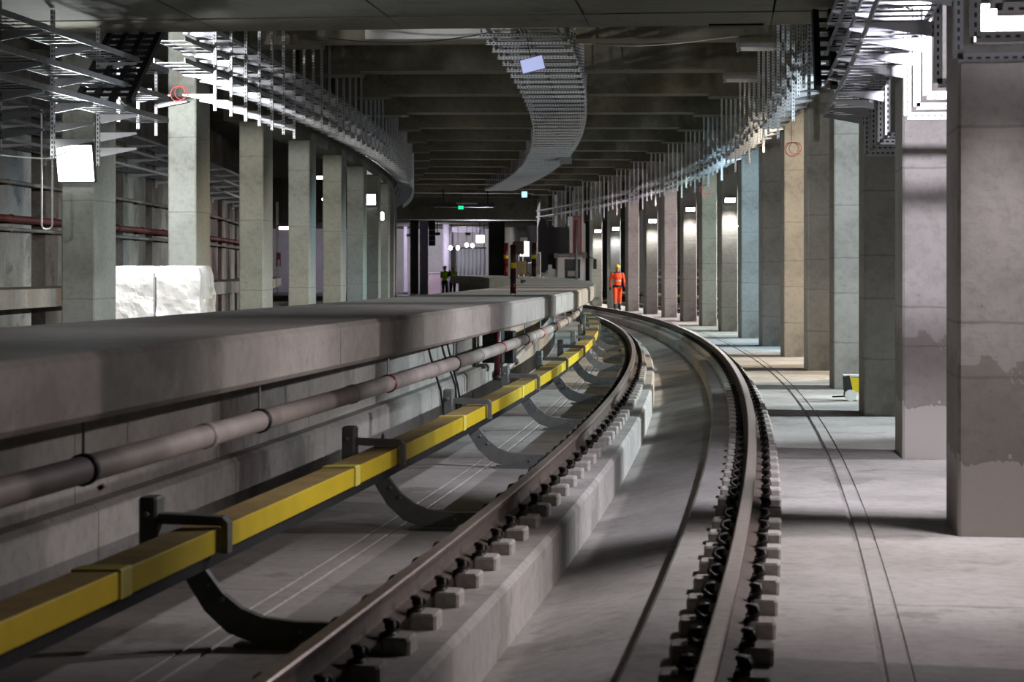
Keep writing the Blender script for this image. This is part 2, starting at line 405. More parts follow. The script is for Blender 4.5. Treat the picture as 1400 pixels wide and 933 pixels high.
# ------------------------------------------------------------------ lamps
LENS = {}
def lens_mat(col, st=14):
    key = (tuple(round(c, 2) for c in col), st)
    if key not in LENS: LENS[key] = emission('lamp_lens_%d' % len(LENS), col, st)
    return LENS[key]
def lamp(s, n, z, label, power, col=(1, 1, 1), w=.28, h=.15, face='front', tilt=.35, group='work lamps on the columns', off=.14, rad=.09, cone=150, blend=.35, aim=None):
    """flood lamp: housing, bright lens, mounting bracket and its light; face = front (-s), back (+s), left (-n), right (+n)"""
    rz = {'front': 0, 'back': PI, 'left': -PI / 2, 'right': PI / 2}[face]
    L = thing('work_lamp', label, 'lamp', s, n, z, group, rz)
    R = Matrix.Rotation(tilt, 3, 'X')
    def tr(mb):
        mb.v = [tuple(R @ Vector(v) + Vector((0, -.10, 0))) for v in mb.v]; return mb
    tr(MB().box(-w / 2 - .02, w / 2 + .02, -.01, .055, -h / 2 - .02, h / 2 + .02, ch=.012)).build('housing', M_HOUS, L)
    tr(MB().box(-w / 2, w / 2, -.022, -.008, -h / 2, h / 2)).build('lens', lens_mat(col), L)
    MB().box(-.03, .03, -.06, 0.0, -.03, .03).box(-w / 2 - .03, -w / 2 - .02, -.12, 0, -.015, .015).box(w / 2 + .02, w / 2 + .03, -.12, 0, -.015, .015).box(-w / 2 - .03, w / 2 + .03, -.008, 0, -.015, .015).build('bracket', M_DKST, L)
    ld = bpy.data.lights.new('lamp_light', 'SPOT'); ld.energy = power; ld.color = col; ld.shadow_soft_size = rad; ld.spot_size = math.radians(cone); ld.spot_blend = blend; aim = tilt if aim is None else aim
    lo = bpy.data.objects.new('lamp_light', ld); C.objects.link(lo); lo.parent = L; lo.location = (0, -.10 - off, -.05); lo.rotation_euler = (-(PI / 2 - aim), 0, 0)
    return L
WHITE, COOL, WARM, PURP, BLUE, PINK, GRN = (1, .97, .93), (.82, .94, 1), (1, .83, .62), (.88, .82, 1), (.55, .82, 1), (1, .82, .86), (.80, 1, .90)
# flood lamps along the right-hand wall, shining through the column row
wall_tints = {0: (PINK, .12), 1: ((1, .93, .93), .20), 2: ((.95, .93, 1), .42), 3: (COOL, 1.0), 4: ((.95, 1, 1), 1.0), 5: (WARM, 1.0), 6: ((1, .95, .88), 1.0), 7: (BLUE, 1.1), 8: (COOL, .9), 9: (GRN, .8), 10: (WHITE, .8),
              11: (PINK, .8), 12: (WHITE, .7), 13: (PINK, .8), 14: (WHITE, .9), 15: (GRN, 1.1), 16: (WHITE, 1.2), 17: (WHITE, 1.2)}
for i, (col, k) in wall_tints.items():
    lamp(SR[i] + .42, 7.38, 3.4, f'flood lamp on the right-hand wall opposite the {ORD[max(0, i - 1)] if i else "foremost"} right column', PW_WALL * k, col, .3, .18, 'left', .45, 'wall flood lamps', rad=.05, cone=62, blend=.3)
for i, (col, pw) in {3: (COOL, 330), 5: (WARM, 340), 7: (BLUE, 300), 9: (GRN, 200), 11: (PINK, 260), 13: (PINK, 200)}.items():
    lamp(SR[i] + .85, 2.21, 3.45, f'flood lamp hidden on the back of the {ORD[i - 1]} right column', pw, col, .28, .16, 'back', .35, 'lamps behind the right columns', cone=80)
for i, z in ((9, 3.36), (11, 3.42), (13, 3.30), (15, 3.22), (16, 3.22)):
    lamp(SR[i], 2.21, z, f'small glowing flood lamp on the face of the {ORD[i - 1]} right column', PW_COL * (1.3 if i in (9, 11) else 1), WHITE if i != 15 else (.9, .9, 1), .26, .12, tilt=.45, aim=1.0, cone=140)
lamp(SR[1], 2.26, 3.06, 'large violet-white flood lamp in the steel frame of the nearest right column', 360, (.97, .90, .95), .34, .22, tilt=.3, aim=.72, cone=138, blend=.5)
lamp(SR[1] + .85, 2.21, 3.35, 'flood lamp behind the nearest right column lighting the steel frames', 480, (.92, .88, 1), .3, .18, 'back', tilt=.5, cone=135)
lamp(SL[0], NL - .2, 2.83, 'big glaring white flood lamp on the nearest left column', 200, (.93, .98, 1), .42, .42, tilt=.25, off=.1, rad=.15, cone=165, aim=.2)
lamp(SL[0] + .85, NL - .2, 3.85, 'flood lamp behind the nearest left column lighting the hangers', 760, (.97, .98, 1), .3, .2, 'back', tilt=.3, cone=120)
column(SLF - SC, NL - .4, NL, ZL - .005, M_COLL, 'concrete column of the left-hand row just beyond the left picture edge', 'left-hand row of columns')
lamp(SLF - SC + .85, NL - .2, 2.6, 'flood lamp on the back of the left column beyond the picture edge', 50, WHITE, .26, .16, 'back', .3, 'lamps behind the left columns', cone=90)
lamp(SL[6], NL - .2, 3.4, 'square glowing flood lamp on the seventh left column', 60, (.92, .92, 1), .24, .28)
lamp(SL[7], NL - .2, 3.1, 'small warm flood lamp on the eighth left column', 40, WHITE, .14, .22)
for i, (q, pw, col) in enumerate(((1, 190, (1, .93, .82)), (2, 170, WHITE), (3, 150, (1, .93, .82)), (4, 80, WHITE), (6, 60, WHITE))):
    lamp(SL[q] + .85, NL - .2, 3.3, f'flood lamp on the back of the {ORD[q]} left column', pw, col, .26, .16, 'back', .5, 'lamps behind the left columns', cone=84)

# ------------------------------------------------------------------ running rails and their fastenings
GA = .745
RAIL = [(-.075, .05), (.075, .05), (.075, .062), (.018, .078), (.010, .09), (.010, .155), (.034, .168), (.036, .192), (.028, .2), (-.028, .2), (-.036, .192), (-.034, .168), (-.010, .155), (-.010, .09), (-.018, .078), (-.075, .062)]
for sd, lab in ((-1, 'left running rail beside the yellow conductor rail'), (1, 'right running rail along the column row')):
    mis = [0] * 16
    for q in (7, 8, 9): mis[q] = 1
    o = MB().sweep([(sd * GA + a, b) for a, b in RAIL], 1.0, 100, .8, mis).build('running_rail', [M_RUST, M_HEAD])
    tag(o, lab, 'rail'); smooth_by_angle(o, 40)
def fast_meshes():
    b = MB(); b.box(-.09, .09, -.08, .08, .0, .05)
    for sg in (-1, 1):
        x0, x1 = sorted((sg * .085, sg * .21)); b.box(x0, x1, -.085, .085, 0, .072, ch=.012)
    bl = b.mesh('base_block', M_BLOCK)
    clips = []
    for sg in (-1, 1):
        m = MB()                     # omega-shaped spring clip arching from the rail foot over the bolt
        key = [(.082, -.050, .076), (.108, -.066, .086), (.134, -.050, .104), (.128, -.024, .124), (.100, -.014, .128), (.088, 0, .128), (.100, .014, .128), (.128, .024, .124), (.134, .050, .104), (.108, .066, .086), (.082, .050, .076)]
        m.tube([(sg * x, y, z) for x, y, z in key], .0125, 8)
        m.tube([(sg * .105, 0, .045), (sg * .105, 0, .125)], .014, 8); m.tube([(sg * .105, 0, .10), (sg * .105, 0, .135)], .022, 6)
        m.box(*(sorted((sg * .076, sg * .135))), -.055, .055, .05, .082)
        clips.append(m.mesh('spring_clip', M_CLIP, True))
    far = MB(); far.v, far.f, far.mi = list(b.v), list(b.f), list(b.mi)
    for sg in (-1, 1): far.box(*(sorted((sg * .078, sg * .13))), -.05, .05, .05, .12, mi=1)
    return bl, clips, far.mesh('rail_fastening', [M_BLOCK, M_CLIP])
BLK, CLIPS, FARF = fast_meshes()
DS = .585
for sd, side in ((-1, 'left'), (1, 'right')):
    for i in range(int(74 / DS)):
        s = 5.2 + (i + (2 if sd < 0 else 3)) * DS; cnt = i + 1; lab = f'{nth(cnt)} dusty fastening block with spring clips along the {side} rail' if cnt > 0 else f'foremost dusty fastening block at the photo bottom, {side} rail'
        if s < 46:
            f = thing('rail_fastening', lab, 'fastening', s, sd * GA, 0, f'fastenings of the {side} rail')
            obj('base_block', BLK, f)
            for c in CLIPS: obj('spring_clip', c, f)
        else:
            f = obj('rail_fastening', FARF, None, P(s, sd * GA, 0), (0, 0, ang(s)))
            tag(f, lab, 'fastening', f'fastenings of the {side} rail')

# ------------------------------------------------------------------ conductor rail with yellow cover, and its brackets
BS = [8.15 + 3.83 * i for i in range(0, 12)]
cr = thing('conductor_rail', 'long conductor rail under bright yellow cover boxes beside the left rail', 'conductor rail', 0, 0); cr.location = (0, 0, 0); cr.rotation_euler = (0, 0, 0)
for i in range(len(BS)):
    j0 = BS[i] - 1.25; j1 = j0 + 3.83
    if i == 0: MB().sweep([(-1.56, .40), (-1.56, .495), (-1.385, .50), (-1.38, .495), (-1.38, .40)], 2.6, j0 - .004, .5, [0, 1, 0, 0, 0]).build('cover', [M_YEL, M_YDUST], cr)
    nb = 0.0
    MB().sweep([(-1.56, .40), (-1.56, .495), (-1.385, .50), (-1.38, .495), (-1.38, .40)], j0 + .004, j1 - .004, .5, [0, 1, 0, 0, 0]).build('cover', [M_YEL, M_YDUST], cr)
    MB().sweep([(-1.565, .397), (-1.565, .502), (-1.38, .507), (-1.374, .50), (-1.374, .397)], j0 + .01, j0 + .13, .2).build('joint_strap', M_YELP, cr)
MB().sweep([(-1.52, .33), (-1.52, .40), (-1.42, .40), (-1.42, .33)], 2.5, 56, .8).build('steel_rail', M_DKST, cr)
def bracket(s, idx):
    b = thing('rail_bracket', f'{nth(max(1, idx))} curved grey steel bracket of the yellow conductor rail from the camera', 'bracket', s, 0, 0, 'conductor rail brackets')
    poly = []
    top, bot = [], []
    path = [(-1.50, .33), (-1.46, .27), (-1.40, .185), (-1.31, .11), (-1.20, .07), (-1.05, .062), (-.88, .062)]
    th = [.045, .05, .055, .06, .058, .05, .048]
    for (x, z), t in zip(path, th):
        pass
    for i, (x, z) in enumerate(path):
        a = path[max(0, i - 1)]; c = path[min(len(path) - 1, i + 1)]
        d = Vector((c[0] - a[0], c[1] - a[1])).normalized(); nx, nz = -d.y, d.x
        top.append((x + nx * th[i], z + nz * th[i])); bot.append((x - nx * th[i], z - nz * th[i]))
    MB().prism(top + bot[::-1], -.022, .022).box(-1.3, -.88, -.06, .06, .0, .018).build('curved_foot', M_BRK, b)
    for xx in (-1.27, -1.06, -.95):
        pass
    MB().box(-1.72, -1.64, -.06, .06, .28, .63, ch=.01).build('back_plate', M_BRK, b)
    MB().box(-1.66, -1.52, -.02, .02, .28, .33).build('lower_arm', M_BRK, b)
    MB().prism([(-1.66, .56), (-1.64, .515), (-1.365, .512), (-1.365, .395), (-1.335, .395), (-1.335, .525), (-1.36, .55)], -.035, .035).build('hanger_arm', M_BRK, b)
    for z in (.35, .56): MB().tube([(-1.68, -.062, z), (-1.68, -.085, z)], .012, 6).build('bolt', M_TRAY, b)
    for x, z in ((-1.36, .2), (-1.42, .26), (-1.02, .07)): MB().tube([(x, -.022, z), (x, -.032, z)], .010, 6).build('rivet', M_TRAY, b)
    return b
b0 = bracket(BS[0], 1)
for bi, s in enumerate(BS[1:], 1):
    c = b0.copy(); C.objects.link(c); c.location = P(s, 0, 0); c.rotation_euler = (0, 0, ang(s)); c['label'] = f'{nth(bi + 1)} curved grey steel bracket of the yellow conductor rail from the camera'
    for ch in list(b0.children):
        d = ch.copy(); C.objects.link(d); d.parent = c

# ------------------------------------------------------------------ pipe under the platform edge
def run(n, z, s0, s1, st=1.0): 
    m = max(2, int((s1 - s0) / st)); return [P(s0 + (s1 - s0) * i / m, n, z) for i in range(m + 1)]
wpipe = thing('water_pipe', 'dusty grey pipe hung under the platform slab on rods', 'pipe', 0, 0); wpipe.location = (0, 0, 0); wpipe.rotation_euler = (0, 0, 0)
MB().tube(run(-1.76, .80, 3.0, 52, .8), .056, 14).build('pipe', M_PIPE, wpipe, True)
for i, s in enumerate([7.55, 10.15, 13.6, 16.6, 19.9, 22.4, 24.6, 27, 30, 33, 36, 39]):
    m = MB(); red = i in (2, 4, 6)
    m.tube(run(-1.76, .80, s - .02, s + .02, .02), .066, 14).build('clamp', M_RED if red else M_DKST, wpipe, True)
    MB().tube([P(s, -1.76, .85), P(s, -1.76, 1.06)], .007, 6).build('hanger_rod', M_TRAY, wpipe)
for s in (9.2, 12.4, 15.4, 18.2, 21.2, 23.4, 26):
    MB().tube(run(-1.76, .80, s - .045, s + .045, .03), .0615, 14).build('coupling', M_PIPE, wpipe, True)
MB().tube([P(7.55, -1.69, .74), P(7.55, -1.68, .725)], .016, 8).build('red_cap', M_RED, wpipe)
# downpipe and dark junction boxes hanging on the platform wall further along
db = thing('junction_box', 'pair of dark steel boxes on the platform wall below the pipe', 'box', 23.3, -2.2, .5)
MB().box(-.12, .12, -.22, .02, 0, .42, ch=.01).build('box_body', M_DKST, db); MB().box(.0, .22, .10, .4, -.02, .36, ch=.01).build('box_body', M_DKST, db); MB().box(-.14, .14, -.24, .04, .42, .45).build('lid', M_DKST, db)
dp = thing('drain_pipe', 'short dark red drain pipe dropping from the platform pipe', 'pipe', 21.3, -1.95, .4)
MB().tube([(0, 0, .05), (0, 0, .62)], .035, 10).build('pipe', M_MAROON, dp, True); MB().tube([(0, 0, .0), (0, 0, .06)], .05, 10).build('flange', M_DKST, dp, True)
sp = thing('branch_pipe', 'thin grey branch pipe bending along the platform wall', 'pipe', 0, 0); sp.location = (0, 0, 0); sp.rotation_euler = (0, 0, 0)
MB().tube([P(24.0, -2.15, .35), P(26, -2.12, .5), P(29, -2.1, .62), P(34, -2.1, .66)], .035, 10).build('pipe', M_PIPE, sp, True)
for s, z in ((25, .43), (27.5, .57), (30, .63), (32, .64)): MB().tube([P(s - .03, -2.115, z), P(s + .03, -2.115, z + .004)], .045, 10).build('coupling', M_DKST, sp, True)
# loose cables hanging down the platform wall
for i, (s, a, b_) in enumerate(((19.0, .0, 1.0), (19.9, .15, .9), (20.3, -.1, .8))):
    o = MB().tube([P(s, -2.40, 1.02), P(s + .15, -2.36, .75), P(s + .3 + a, -2.28, .4), P(s + .5, -2.27, .1)], .012, 6).build('hanging_cable', M_CABLE, None, True)
    tag(o, ['thin black cable hanging on the lit platform wall, nearest one', 'thin black cable hanging on the lit platform wall, middle one', 'thin black cable hanging on the lit platform wall, farthest one'][i], 'cable', 'hanging wall cables')

# ------------------------------------------------------------------ cable trays, hangers and frames
def post_mesh(h, name='post', w=.026):
    return MB().box(-w, w, -w, -w + .004, 0, h).box(-w, -w + .004, -w, w, 0, h).box(w - .004, w, -w, w, 0, h).mesh(name, M_GALV)
POSTS = {}
def post(h, w=.026):
    key = (round(h, 2), w)
    if key not in POSTS: POSTS[key] = post_mesh(h, w=w)
    return POSTS[key]
def arm_mesh(L):
    m = MB(); sg = 1 if L > 0 else -1
    m.prism([(0, 0), (L, 0), (L, -.02), (0, -.10)], -.018, -.014); m.prism([(0, 0), (L, 0), (L, -.02), (0, -.10)], .014, .018)
    m.box(min(0, L), max(0, L), -.018, .018, -.004, 0); m.box(*sorted((L, L - sg * .004)), -.018, .018, -.02, 0)
    return m.mesh('arm', M_GALV)
ARM_L, ARM_R = arm_mesh(-.42), arm_mesh(.42)
def hanger(s, n, z0, z1, arms, arm, label, group, parts=True, dz=0):
    if parts:
        h = thing('tray_hanger', label, 'hanger', s, n, z0, group)
        obj('post', post(z1 - z0, .020), h)
        for a in arms: obj('arm', arm, h, ((-.022 if arm is ARM_L else .022), 0, a - z0))
    else:
        me = POSTS.get(('f', round(z1 - z0, 2)))
        if me is None:
            me = MB().box(-.02, .02, -.02, .02, 0, z1 - z0).mesh('tray_hanger', M_GALV); POSTS[('f', round(z1 - z0, 2))] = me
        h = obj('tray_hanger', me, None, P(s, n, z0), (0, 0, ang(s))); tag(h, label, 'hanger', group)
    return h
def ladder(name, label, s0, s1, n0, n1, z, rung=.3, group=None, zf=None, side_h=.06, cat='cable tray'):
    t = thing(name, label, cat, 0, 0, 0, group); t.location = (0, 0, 0); t.rotation_euler = (0, 0, 0)
    zf = zf or (lambda s: z)
    for n in (n0, n1):
        m = MB(); k = max(2, int((s1 - s0) / .8)); w = .006
        prev = None; n_ = n
        for i in range(k + 1):
            s = s0 + (s1 - s0) * i / k; zz = zf(s)
            m.v += [tuple(P(s, n_ - w, zz)), tuple(P(s, n_ + w, zz)), tuple(P(s, n_ + w, zz + side_h)), tuple(P(s, n_ - w, zz + side_h))]
        for i in range(k):
            for j in range(4):
                a, b = i * 4 + j, i * 4 + (j + 1) % 4; m.f.append((a, b, b + 4, a + 4)); m.mi.append(0)
        m.f += [(0, 1, 2, 3), (k * 4 + 3, k * 4 + 2, k * 4 + 1, k * 4)]; m.mi += [0, 0]
        m.build('side_rail', M_TRAY, t)
    m = MB(); s = s0 + .1
    while s < s1:
        a = ang(s); e = Vector((-math.sin(a), math.cos(a), 0)) * .013; zz = zf(s) + .012
        p0, p1 = P(s, n0 + .006, zz), P(s, n1 - .006, zz)
        for q in ((p0 - e, p0 + e, p1 + e, p1 - e),):
            lo = [Vector(v) - Vector((0, 0, .012)) for v in q]; kk = len(m.v)
            m.v += [tuple(v) for v in q] + [tuple(v) for v in lo]
            fs = [(0, 1, 2, 3), (7, 6, 5, 4), (0, 4, 5, 1), (1, 5, 6, 2), (2, 6, 7, 3), (3, 7, 4, 0)]
            m.f += [tuple(kk + x for x in f) for f in fs]; m.mi += [0] * 6
        s += rung
    o = m.build('rungs', M_TRAY, t); o['kind'] = 'stuff'
    return t
# --- right-hand row, far section
LV = (4.12, 4.42)
SRX = SR[3] + 1.9
s = SRX
gR = 'hangers along the right column row'
for i in range(58):
    s = SRX + i * SC / 4
    # skip none: hangers stand just inside the column faces
    hanger(s, 1.50, 3.85 if i % 3 else 3.62, 6.08, LV, ARM_R, f'{nth(i + 1)} perforated steel hanger with bracket arms along the receding right columns', gR, s < 52)
for i, z in enumerate(LV):
    ladder('cable_tray', ['lower', 'upper'][i] + ' galvanised cable ladder running high along the receding right columns', SRX - .5, 98, 1.55, 1.92, z + .006, .4, 'right-hand high cable ladders')
# --- right-hand row, near section with U-frames
gF = 'steel frames around the near right columns'
fs_ = [9.4, 10.5, 11.55] + [13.05 + .93 * i for i in range(4)] + [18.05 + .93 * i for i in range(4)]
for i, s in enumerate(fs_):
    near = s < 12
    q4 = nth(4 - (i - 3) % 4)
    lab = (f'perforated steel U-frame before the nearest right column, {nth(3 - i)} from that column' if near else f'bright perforated U-frame before the lavender-lit second right column, {q4} from it' if s < 17 else f'dim perforated U-frame before the dark third right column, {q4} from it')
    fr = thing('cable_support', lab, 'frame', s, 1.955, 2.8, gF + (' one' if near else ' two' if s < 17 else ' three'))
    obj('post', post(1.49, .028), fr); obj('post', post(1.49, .028), fr, (.9, 0, 0))
    obj('crossbar', post(.9, .028), fr, (0, 0, 0), (0, PI / 2, 0))
    for z in (3.2, 3.5, 3.8, 4.05): obj('arm', ARM_L, fr, (-.03, 0, z - 2.8))
for i, z in enumerate((3.2, 3.5, 3.8, 4.05)):
    ladder('cable_tray', ['lowest', 'second lowest', 'second highest', 'highest'][i] + ' near cable ladder on the arms of the right steel frames', 9.0, 20.9, 1.53, 1.90, z + .006, .25, 'right-hand near cable ladders')
def riser(name, label, s0, z0, s1, z1, n0, n1, rung=.13, k=2):
    t = thing(name, label, 'cable tray', 0, 0); t.location = (0, 0, 0); t.rotation_euler = (0, 0, 0)
    for n in (n0, n0 + (n1 - n0) / 3, n0 + (n1 - n0) * 2 / 3, n1):
        MB().tube([P(s0, n, z0), P(s1, n, z1)], .045, 4).build('side_rail', M_DKST, t)
    L = (P(s1, n0, z1) - P(s0, n0, z0)).length; q = int(L / rung); m = MB()
    for i in range(1, q):
        f = i / q; m.tube([P(s0 + (s1 - s0) * f, n0, z0 + (z1 - z0) * f), P(s0 + (s1 - s0) * f, n1, z0 + (z1 - z0) * f)], .03, 4)
    o = m.build('rungs', M_DKST, t); o['kind'] = 'stuff'
riser('cable_riser', 'dark upright cable ladder climbing to the low ceiling by the third right column', 20.1, 3.42, 20.75, 4.27, 1.42, 1.9)
# --- left-hand row, near low section
gL = 'low hangers left of the lamp column'
LVN = (3.32, 3.58, 3.9)
sA = SL[0]
for i in range(6):
    s = sA - 1.0 - i * 1.55
    h = hanger(s, NL + .35, 2.75, 4.29, (2.95, 3.12) + LVN[:3], ARM_R, f'{nth(i + 1)} low perforated hanger left of the lamp column, counted from that column', gL)
for i, z in enumerate(LVN):
    ladder('cable_tray', ['lowest', 'middle', 'highest'][i] + ' cable ladder on the low hangers left of the lamp column', sA - 9, sA + .35, NL + .38, NL + .78, z + .006, .25, 'left-hand low cable ladders')
riser('cable_riser', 'dark inclined cable ladder rising beside the lamp column', sA - 1.6, 3.42, sA + 1.0, 5.25, NL + .30, NL + .88)
for i in range(4):
    o = MB().tube([P(sA - 1.6 - i * 1.3, NL - .6, 3.9), P(sA - 1.6 - i * 1.3, NL - .6, 4.29)], .012, 6).build('threaded_rod', M_DKST)
    tag(o, f'{nth(i + 1)} thin threaded rod from the lamp column, hanging above the low cable ladders', 'rod', 'threaded rods at upper left')
# --- left-hand row, far high section
LVF = (4.22, 4.5, 4.78)
gLF = 'high hangers along the left columns'
for i in range(58):
    s = SL[1] - 1.2 + i * SC / 5
    bright = s < SL[2]
    z0 = 3.72 if bright else 4.08
    hanger(s, NL + .55, z0, 6.08, ((3.95,) if bright else ()) + LVF, ARM_L,
           f'{nth(i + 1)} glaring bright perforated hanger by the brightly lit left column' if bright else f'{nth(i + 1)} thin grey perforated hanger along the receding left columns', gLF + (' bright' if bright else ''), s < 60)
for i, z in enumerate(LVF):
    ladder('cable_tray', ['lowest', 'middle', 'highest'][i] + ' cable ladder running high above the receding left columns', SL[0] + 2.2, 96, NL + .10, NL + .50, z + .006, .4, 'left-hand high cable ladders')
# bright low stubs under the left hangers
for i in range(5):
    s = SL[1] - 3.0 + i * .95
    h = hanger(s, NL + .02 - .55, 3.55 - .03 * i, 4.35, (3.95,), ARM_R, f'{nth(i + 1)} short white-lit bracket stub behind the left hangers', 'short bracket stubs')
# --- ladder under the ceiling in the middle
for j, (a, b_) in enumerate(((-2.70, -2.24), (-2.20, -1.74))):
    ladder('cable_tray', ('left' if j == 0 else 'right') + ' of two parallel cable ladders curving under the ceiling beams', SLOW + .1, 84, a, b_, 4.9, .42, 'ceiling cable ladders', side_h=.07)
for i in range(64):
    s = SLOW + .5 + i * 1.0
    if s > 83: break
    h = thing('tray_crossbar', f'{nth(i + 1)} perforated steel crossbar carrying the ceiling cable ladders', 'crossbar', s, -2.22, 4.86, 'crossbars of the ceiling ladders')
    obj('bar', post(1.22, .02), h, (-.61, 0, 0), (0, PI / 2, 0))
    z1 = 6.09
    for x in (-.585, .585): obj('hanger_rod', post(round(z1 - 4.86, 2), .012), h, (x, 0, 0))

# ------------------------------------------------------------------ panel, boxes, tubes and wires under the ceiling
def at(x, y, Y):  # a place in the hall measured from the photograph: image column, row and distance
    return Vector(((x - 700) * Y / 2722, Y, 1.6 + (368 - y) * Y / 2722))
def place(name, label, cat, v, group=None, rz=0):
    s, n = sn_of(v.x, v.y); return thing(name, label, cat, s, n, v.z, group, rz)
p = place('light_panel', 'small pale lilac glowing panel hanging askew from the ceiling ladders', 'panel', at(728, 88, 27.4))
p.rotation_euler.y = math.radians(-14)
MB().box(-.155, .155, -.012, .012, -.09, .09, ch=.006).build('face', M_SCREEN, p); MB().box(-.165, .165, .010, .03, -.10, .10).build('back_shell', M_GREYP, p); MB().tube([(0, .02, .10), (0, .02, .3)], .006, 6).build('hook', M_DKST, p)
p = place('ceiling_box', 'grey square box fixed below the ceiling right of the ladders', 'box', at(773, 218, 58))
MB().box(-.17, .17, -.1, .1, -.13, .13, ch=.01).build('body', M_GREYP, p); MB().box(-.18, .18, -.11, -.1, -.14, .14).build('cover', M_GREYP, p); MB().box(-.02, .02, -.02, .02, .13, .42).build('stem', M_DKST, p)
p = place('exit_sign', 'tiny cyan sign glowing below the far ceiling ladders', 'sign', at(717, 266, 84))
MB().box(-.11, .11, -.02, .02, -.12, .12).build('face', M_CYAN, p); MB().box(-.12, .12, .02, .05, -.13, .13).build('housing', M_GREYP, p); MB().box(-.01, .01, 0, .02, .12, .5).build('stem', M_DKST, p)
p = place('exit_sign', 'tiny green sign glowing at the far end of the ceiling ladders', 'sign', at(630, 284, 92))
MB().box(-.12, .12, -.02, .02, -.08, .08).build('face', M_GREEN, p); MB().box(-.13, .13, .02, .05, -.09, .09).build('housing', M_DKST, p); MB().box(-.01, .01, 0, .02, .08, .6).build('stem', M_DKST, p)
p = place('duct_box', 'dark flat ventilation box under the far end of the ceiling ladders', 'duct', at(640, 280, 94))
MB().box(-1.6, 1.2, -.3, .3, -.12, .08).build('body', M_DKST, p); MB().box(-.6, .4, -.34, -.3, .02, .07).build('rim', M_TRAY, p); MB().box(-1.2, -1.15, -.05, .05, .08, 1.0).build('strap', M_DKST, p); MB().box(.9, .95, -.05, .05, .08, 1.0).build('strap', M_DKST, p)
for i, (x, y, Y, L) in enumerate(((1042, 57, 31.2, .75), (1015, 99, 36.4, .65))):
    v = at(x, y, Y); v.z = 5.13
    p = place('tube_light', ['unlit white tube light under the first beam at right', 'unlit white tube light under the second beam at right'][i], 'light', v, 'unlit tube lights')
    MB().tube([(-L / 2, 0, -.07), (L / 2, 0, -.07)], .045, 10).build('tube', M_WHITE, p, True); MB().box(-L / 2 - .03, L / 2 + .03, -.04, .04, -.05, .02).build('fitting', M_GREYP, p)
    for sg in (-1, 1): MB().box(sg * L / 2 - .02, sg * L / 2 + .02, -.05, .05, -.12, .01).build('end_cap', M_GREYP, p)
p = place('ceiling_recess_box', 'dark flat steel box fixed under the low ceiling edge at right', 'box', at(1006, 33, 22.0))
MB().box(-.30, .30, -.1, .1, -.03, .04).build('body', M_BLACK, p); MB().box(-.32, .32, -.12, .12, .03, .04).build('flange', M_DKST, p)
def wire(pts, r, mat, label, name='sagging_cable'):
    P2 = [Vector(p) for p in pts]; out = []
    for i in range(len(P2) - 1):
        for t in range(6):
            u = t / 6; p0 = P2[max(i - 1, 0)]; p1 = P2[i]; p2 = P2[i + 1]; p3 = P2[min(i + 2, len(P2) - 1)]
            out.append(.5 * ((2 * p1) + (p2 - p0) * u + (2 * p0 - 5 * p1 + 4 * p2 - p3) * u * u + (-p0 + 3 * p1 - 3 * p2 + p3) * u ** 3))
    out.append(P2[-1]); o = MB().tube(out, r, 6).build(name, mat, None, True); return tag(o, label, 'cable')
wire([at(430, 50, 30), at(500, 57, 30), at(570, 58, 30), at(640, 50, 30), at(690, 40, 30)], .009, M_CABLE, 'thin black cable sagging under the ceiling left of the ladders')
wire([at(789, 59, 30.6), at(860, 63, 30.6), at(920, 60, 30.6), at(990, 52, 30.6), at(1010, 50, 30.6)], .007, M_WIREW, 'thin white cable sagging under the first beam')
wire([at(0, 212, 19.6), at(30, 215, 20), at(70, 216, 21), at(95, 205, 22.3)], .008, M_WIREW, 'thin white cable running to the glaring lamp', 'lamp_cable')
wire([at(158, 133, 24.5), at(180, 150, 25.5), at(205, 163, 27), at(232, 166, 28)], .008, M_WIREW, 'thin white cable sagging between the two nearest left columns')
def coil(v, r, label):
    p = place('cable_coil', label, 'cable coil', v)
    for j, (dx, dz, rr_) in enumerate(((0, 0, 1), (.55 * r, .1 * r, .9), (.2 * r, -.12 * r, 1.05))):
        MB().tube([(dx + r * rr_ * math.cos(2 * PI * t / 20), -.02 * j, dz + r * rr_ * math.sin(2 * PI * t / 20)) for t in range(21)], .005, 6).build('loop', M_REDC, p, True)
    MB().tube([(0, 0, r), (0, 0, r + .35)], .004, 6).build('tail', M_REDC, p, True)
coil(at(1157, 131, 22.0), .085, 'thin red cable loops hanging at the foot of the dark riser ladder')
coil(at(1082, 204, 32.5), .11, 'red cable loops hanging before the cream-lit column')
coil(at(243, 128, 26.7), .10, 'red cable loops hanging before the brightly lit left column')
coil(at(963, 260, 53.5), .14, 'cable loops hanging before the pale green column')

# ------------------------------------------------------------------ left aisle: wall pipes, racks, tracks, lights
def wallpipe(n, z, r, mat, label, s0=20, s1=98, couplings=True):
    t = thing('wall_pipe', label, 'pipe', 0, 0); t.location = (0, 0, 0); t.rotation_euler = (0, 0, 0)
    MB().tube(run(n, z, s0, s1, 2.0), r, 8).build('pipe', mat, t, True)
    if couplings:
        s = s0 + 2
        while s < s1: MB().tube(run(n, z, s - .08, s + .08, .08), r * 1.25, 8).build('coupling', mat, t, True); MB().box(-.4, 0, -.02, .02, -.02, .02).build('wall_bracket', M_DKST, t, loc=P(s, n, z - r), rot=(0, 0, ang(s))); s += 3.0
wallpipe(-12.45, 2.55, .07, M_PIPER, 'dark red pipe along the far left wall')
wallpipe(-12.5, 3.25, .04, M_PIPE, 'thin grey conduit along the far left wall above the red pipe')
wallpipe(-12.45, 2.35, .035, M_PIPE, 'thin grey conduit along the far left wall below the red pipe')
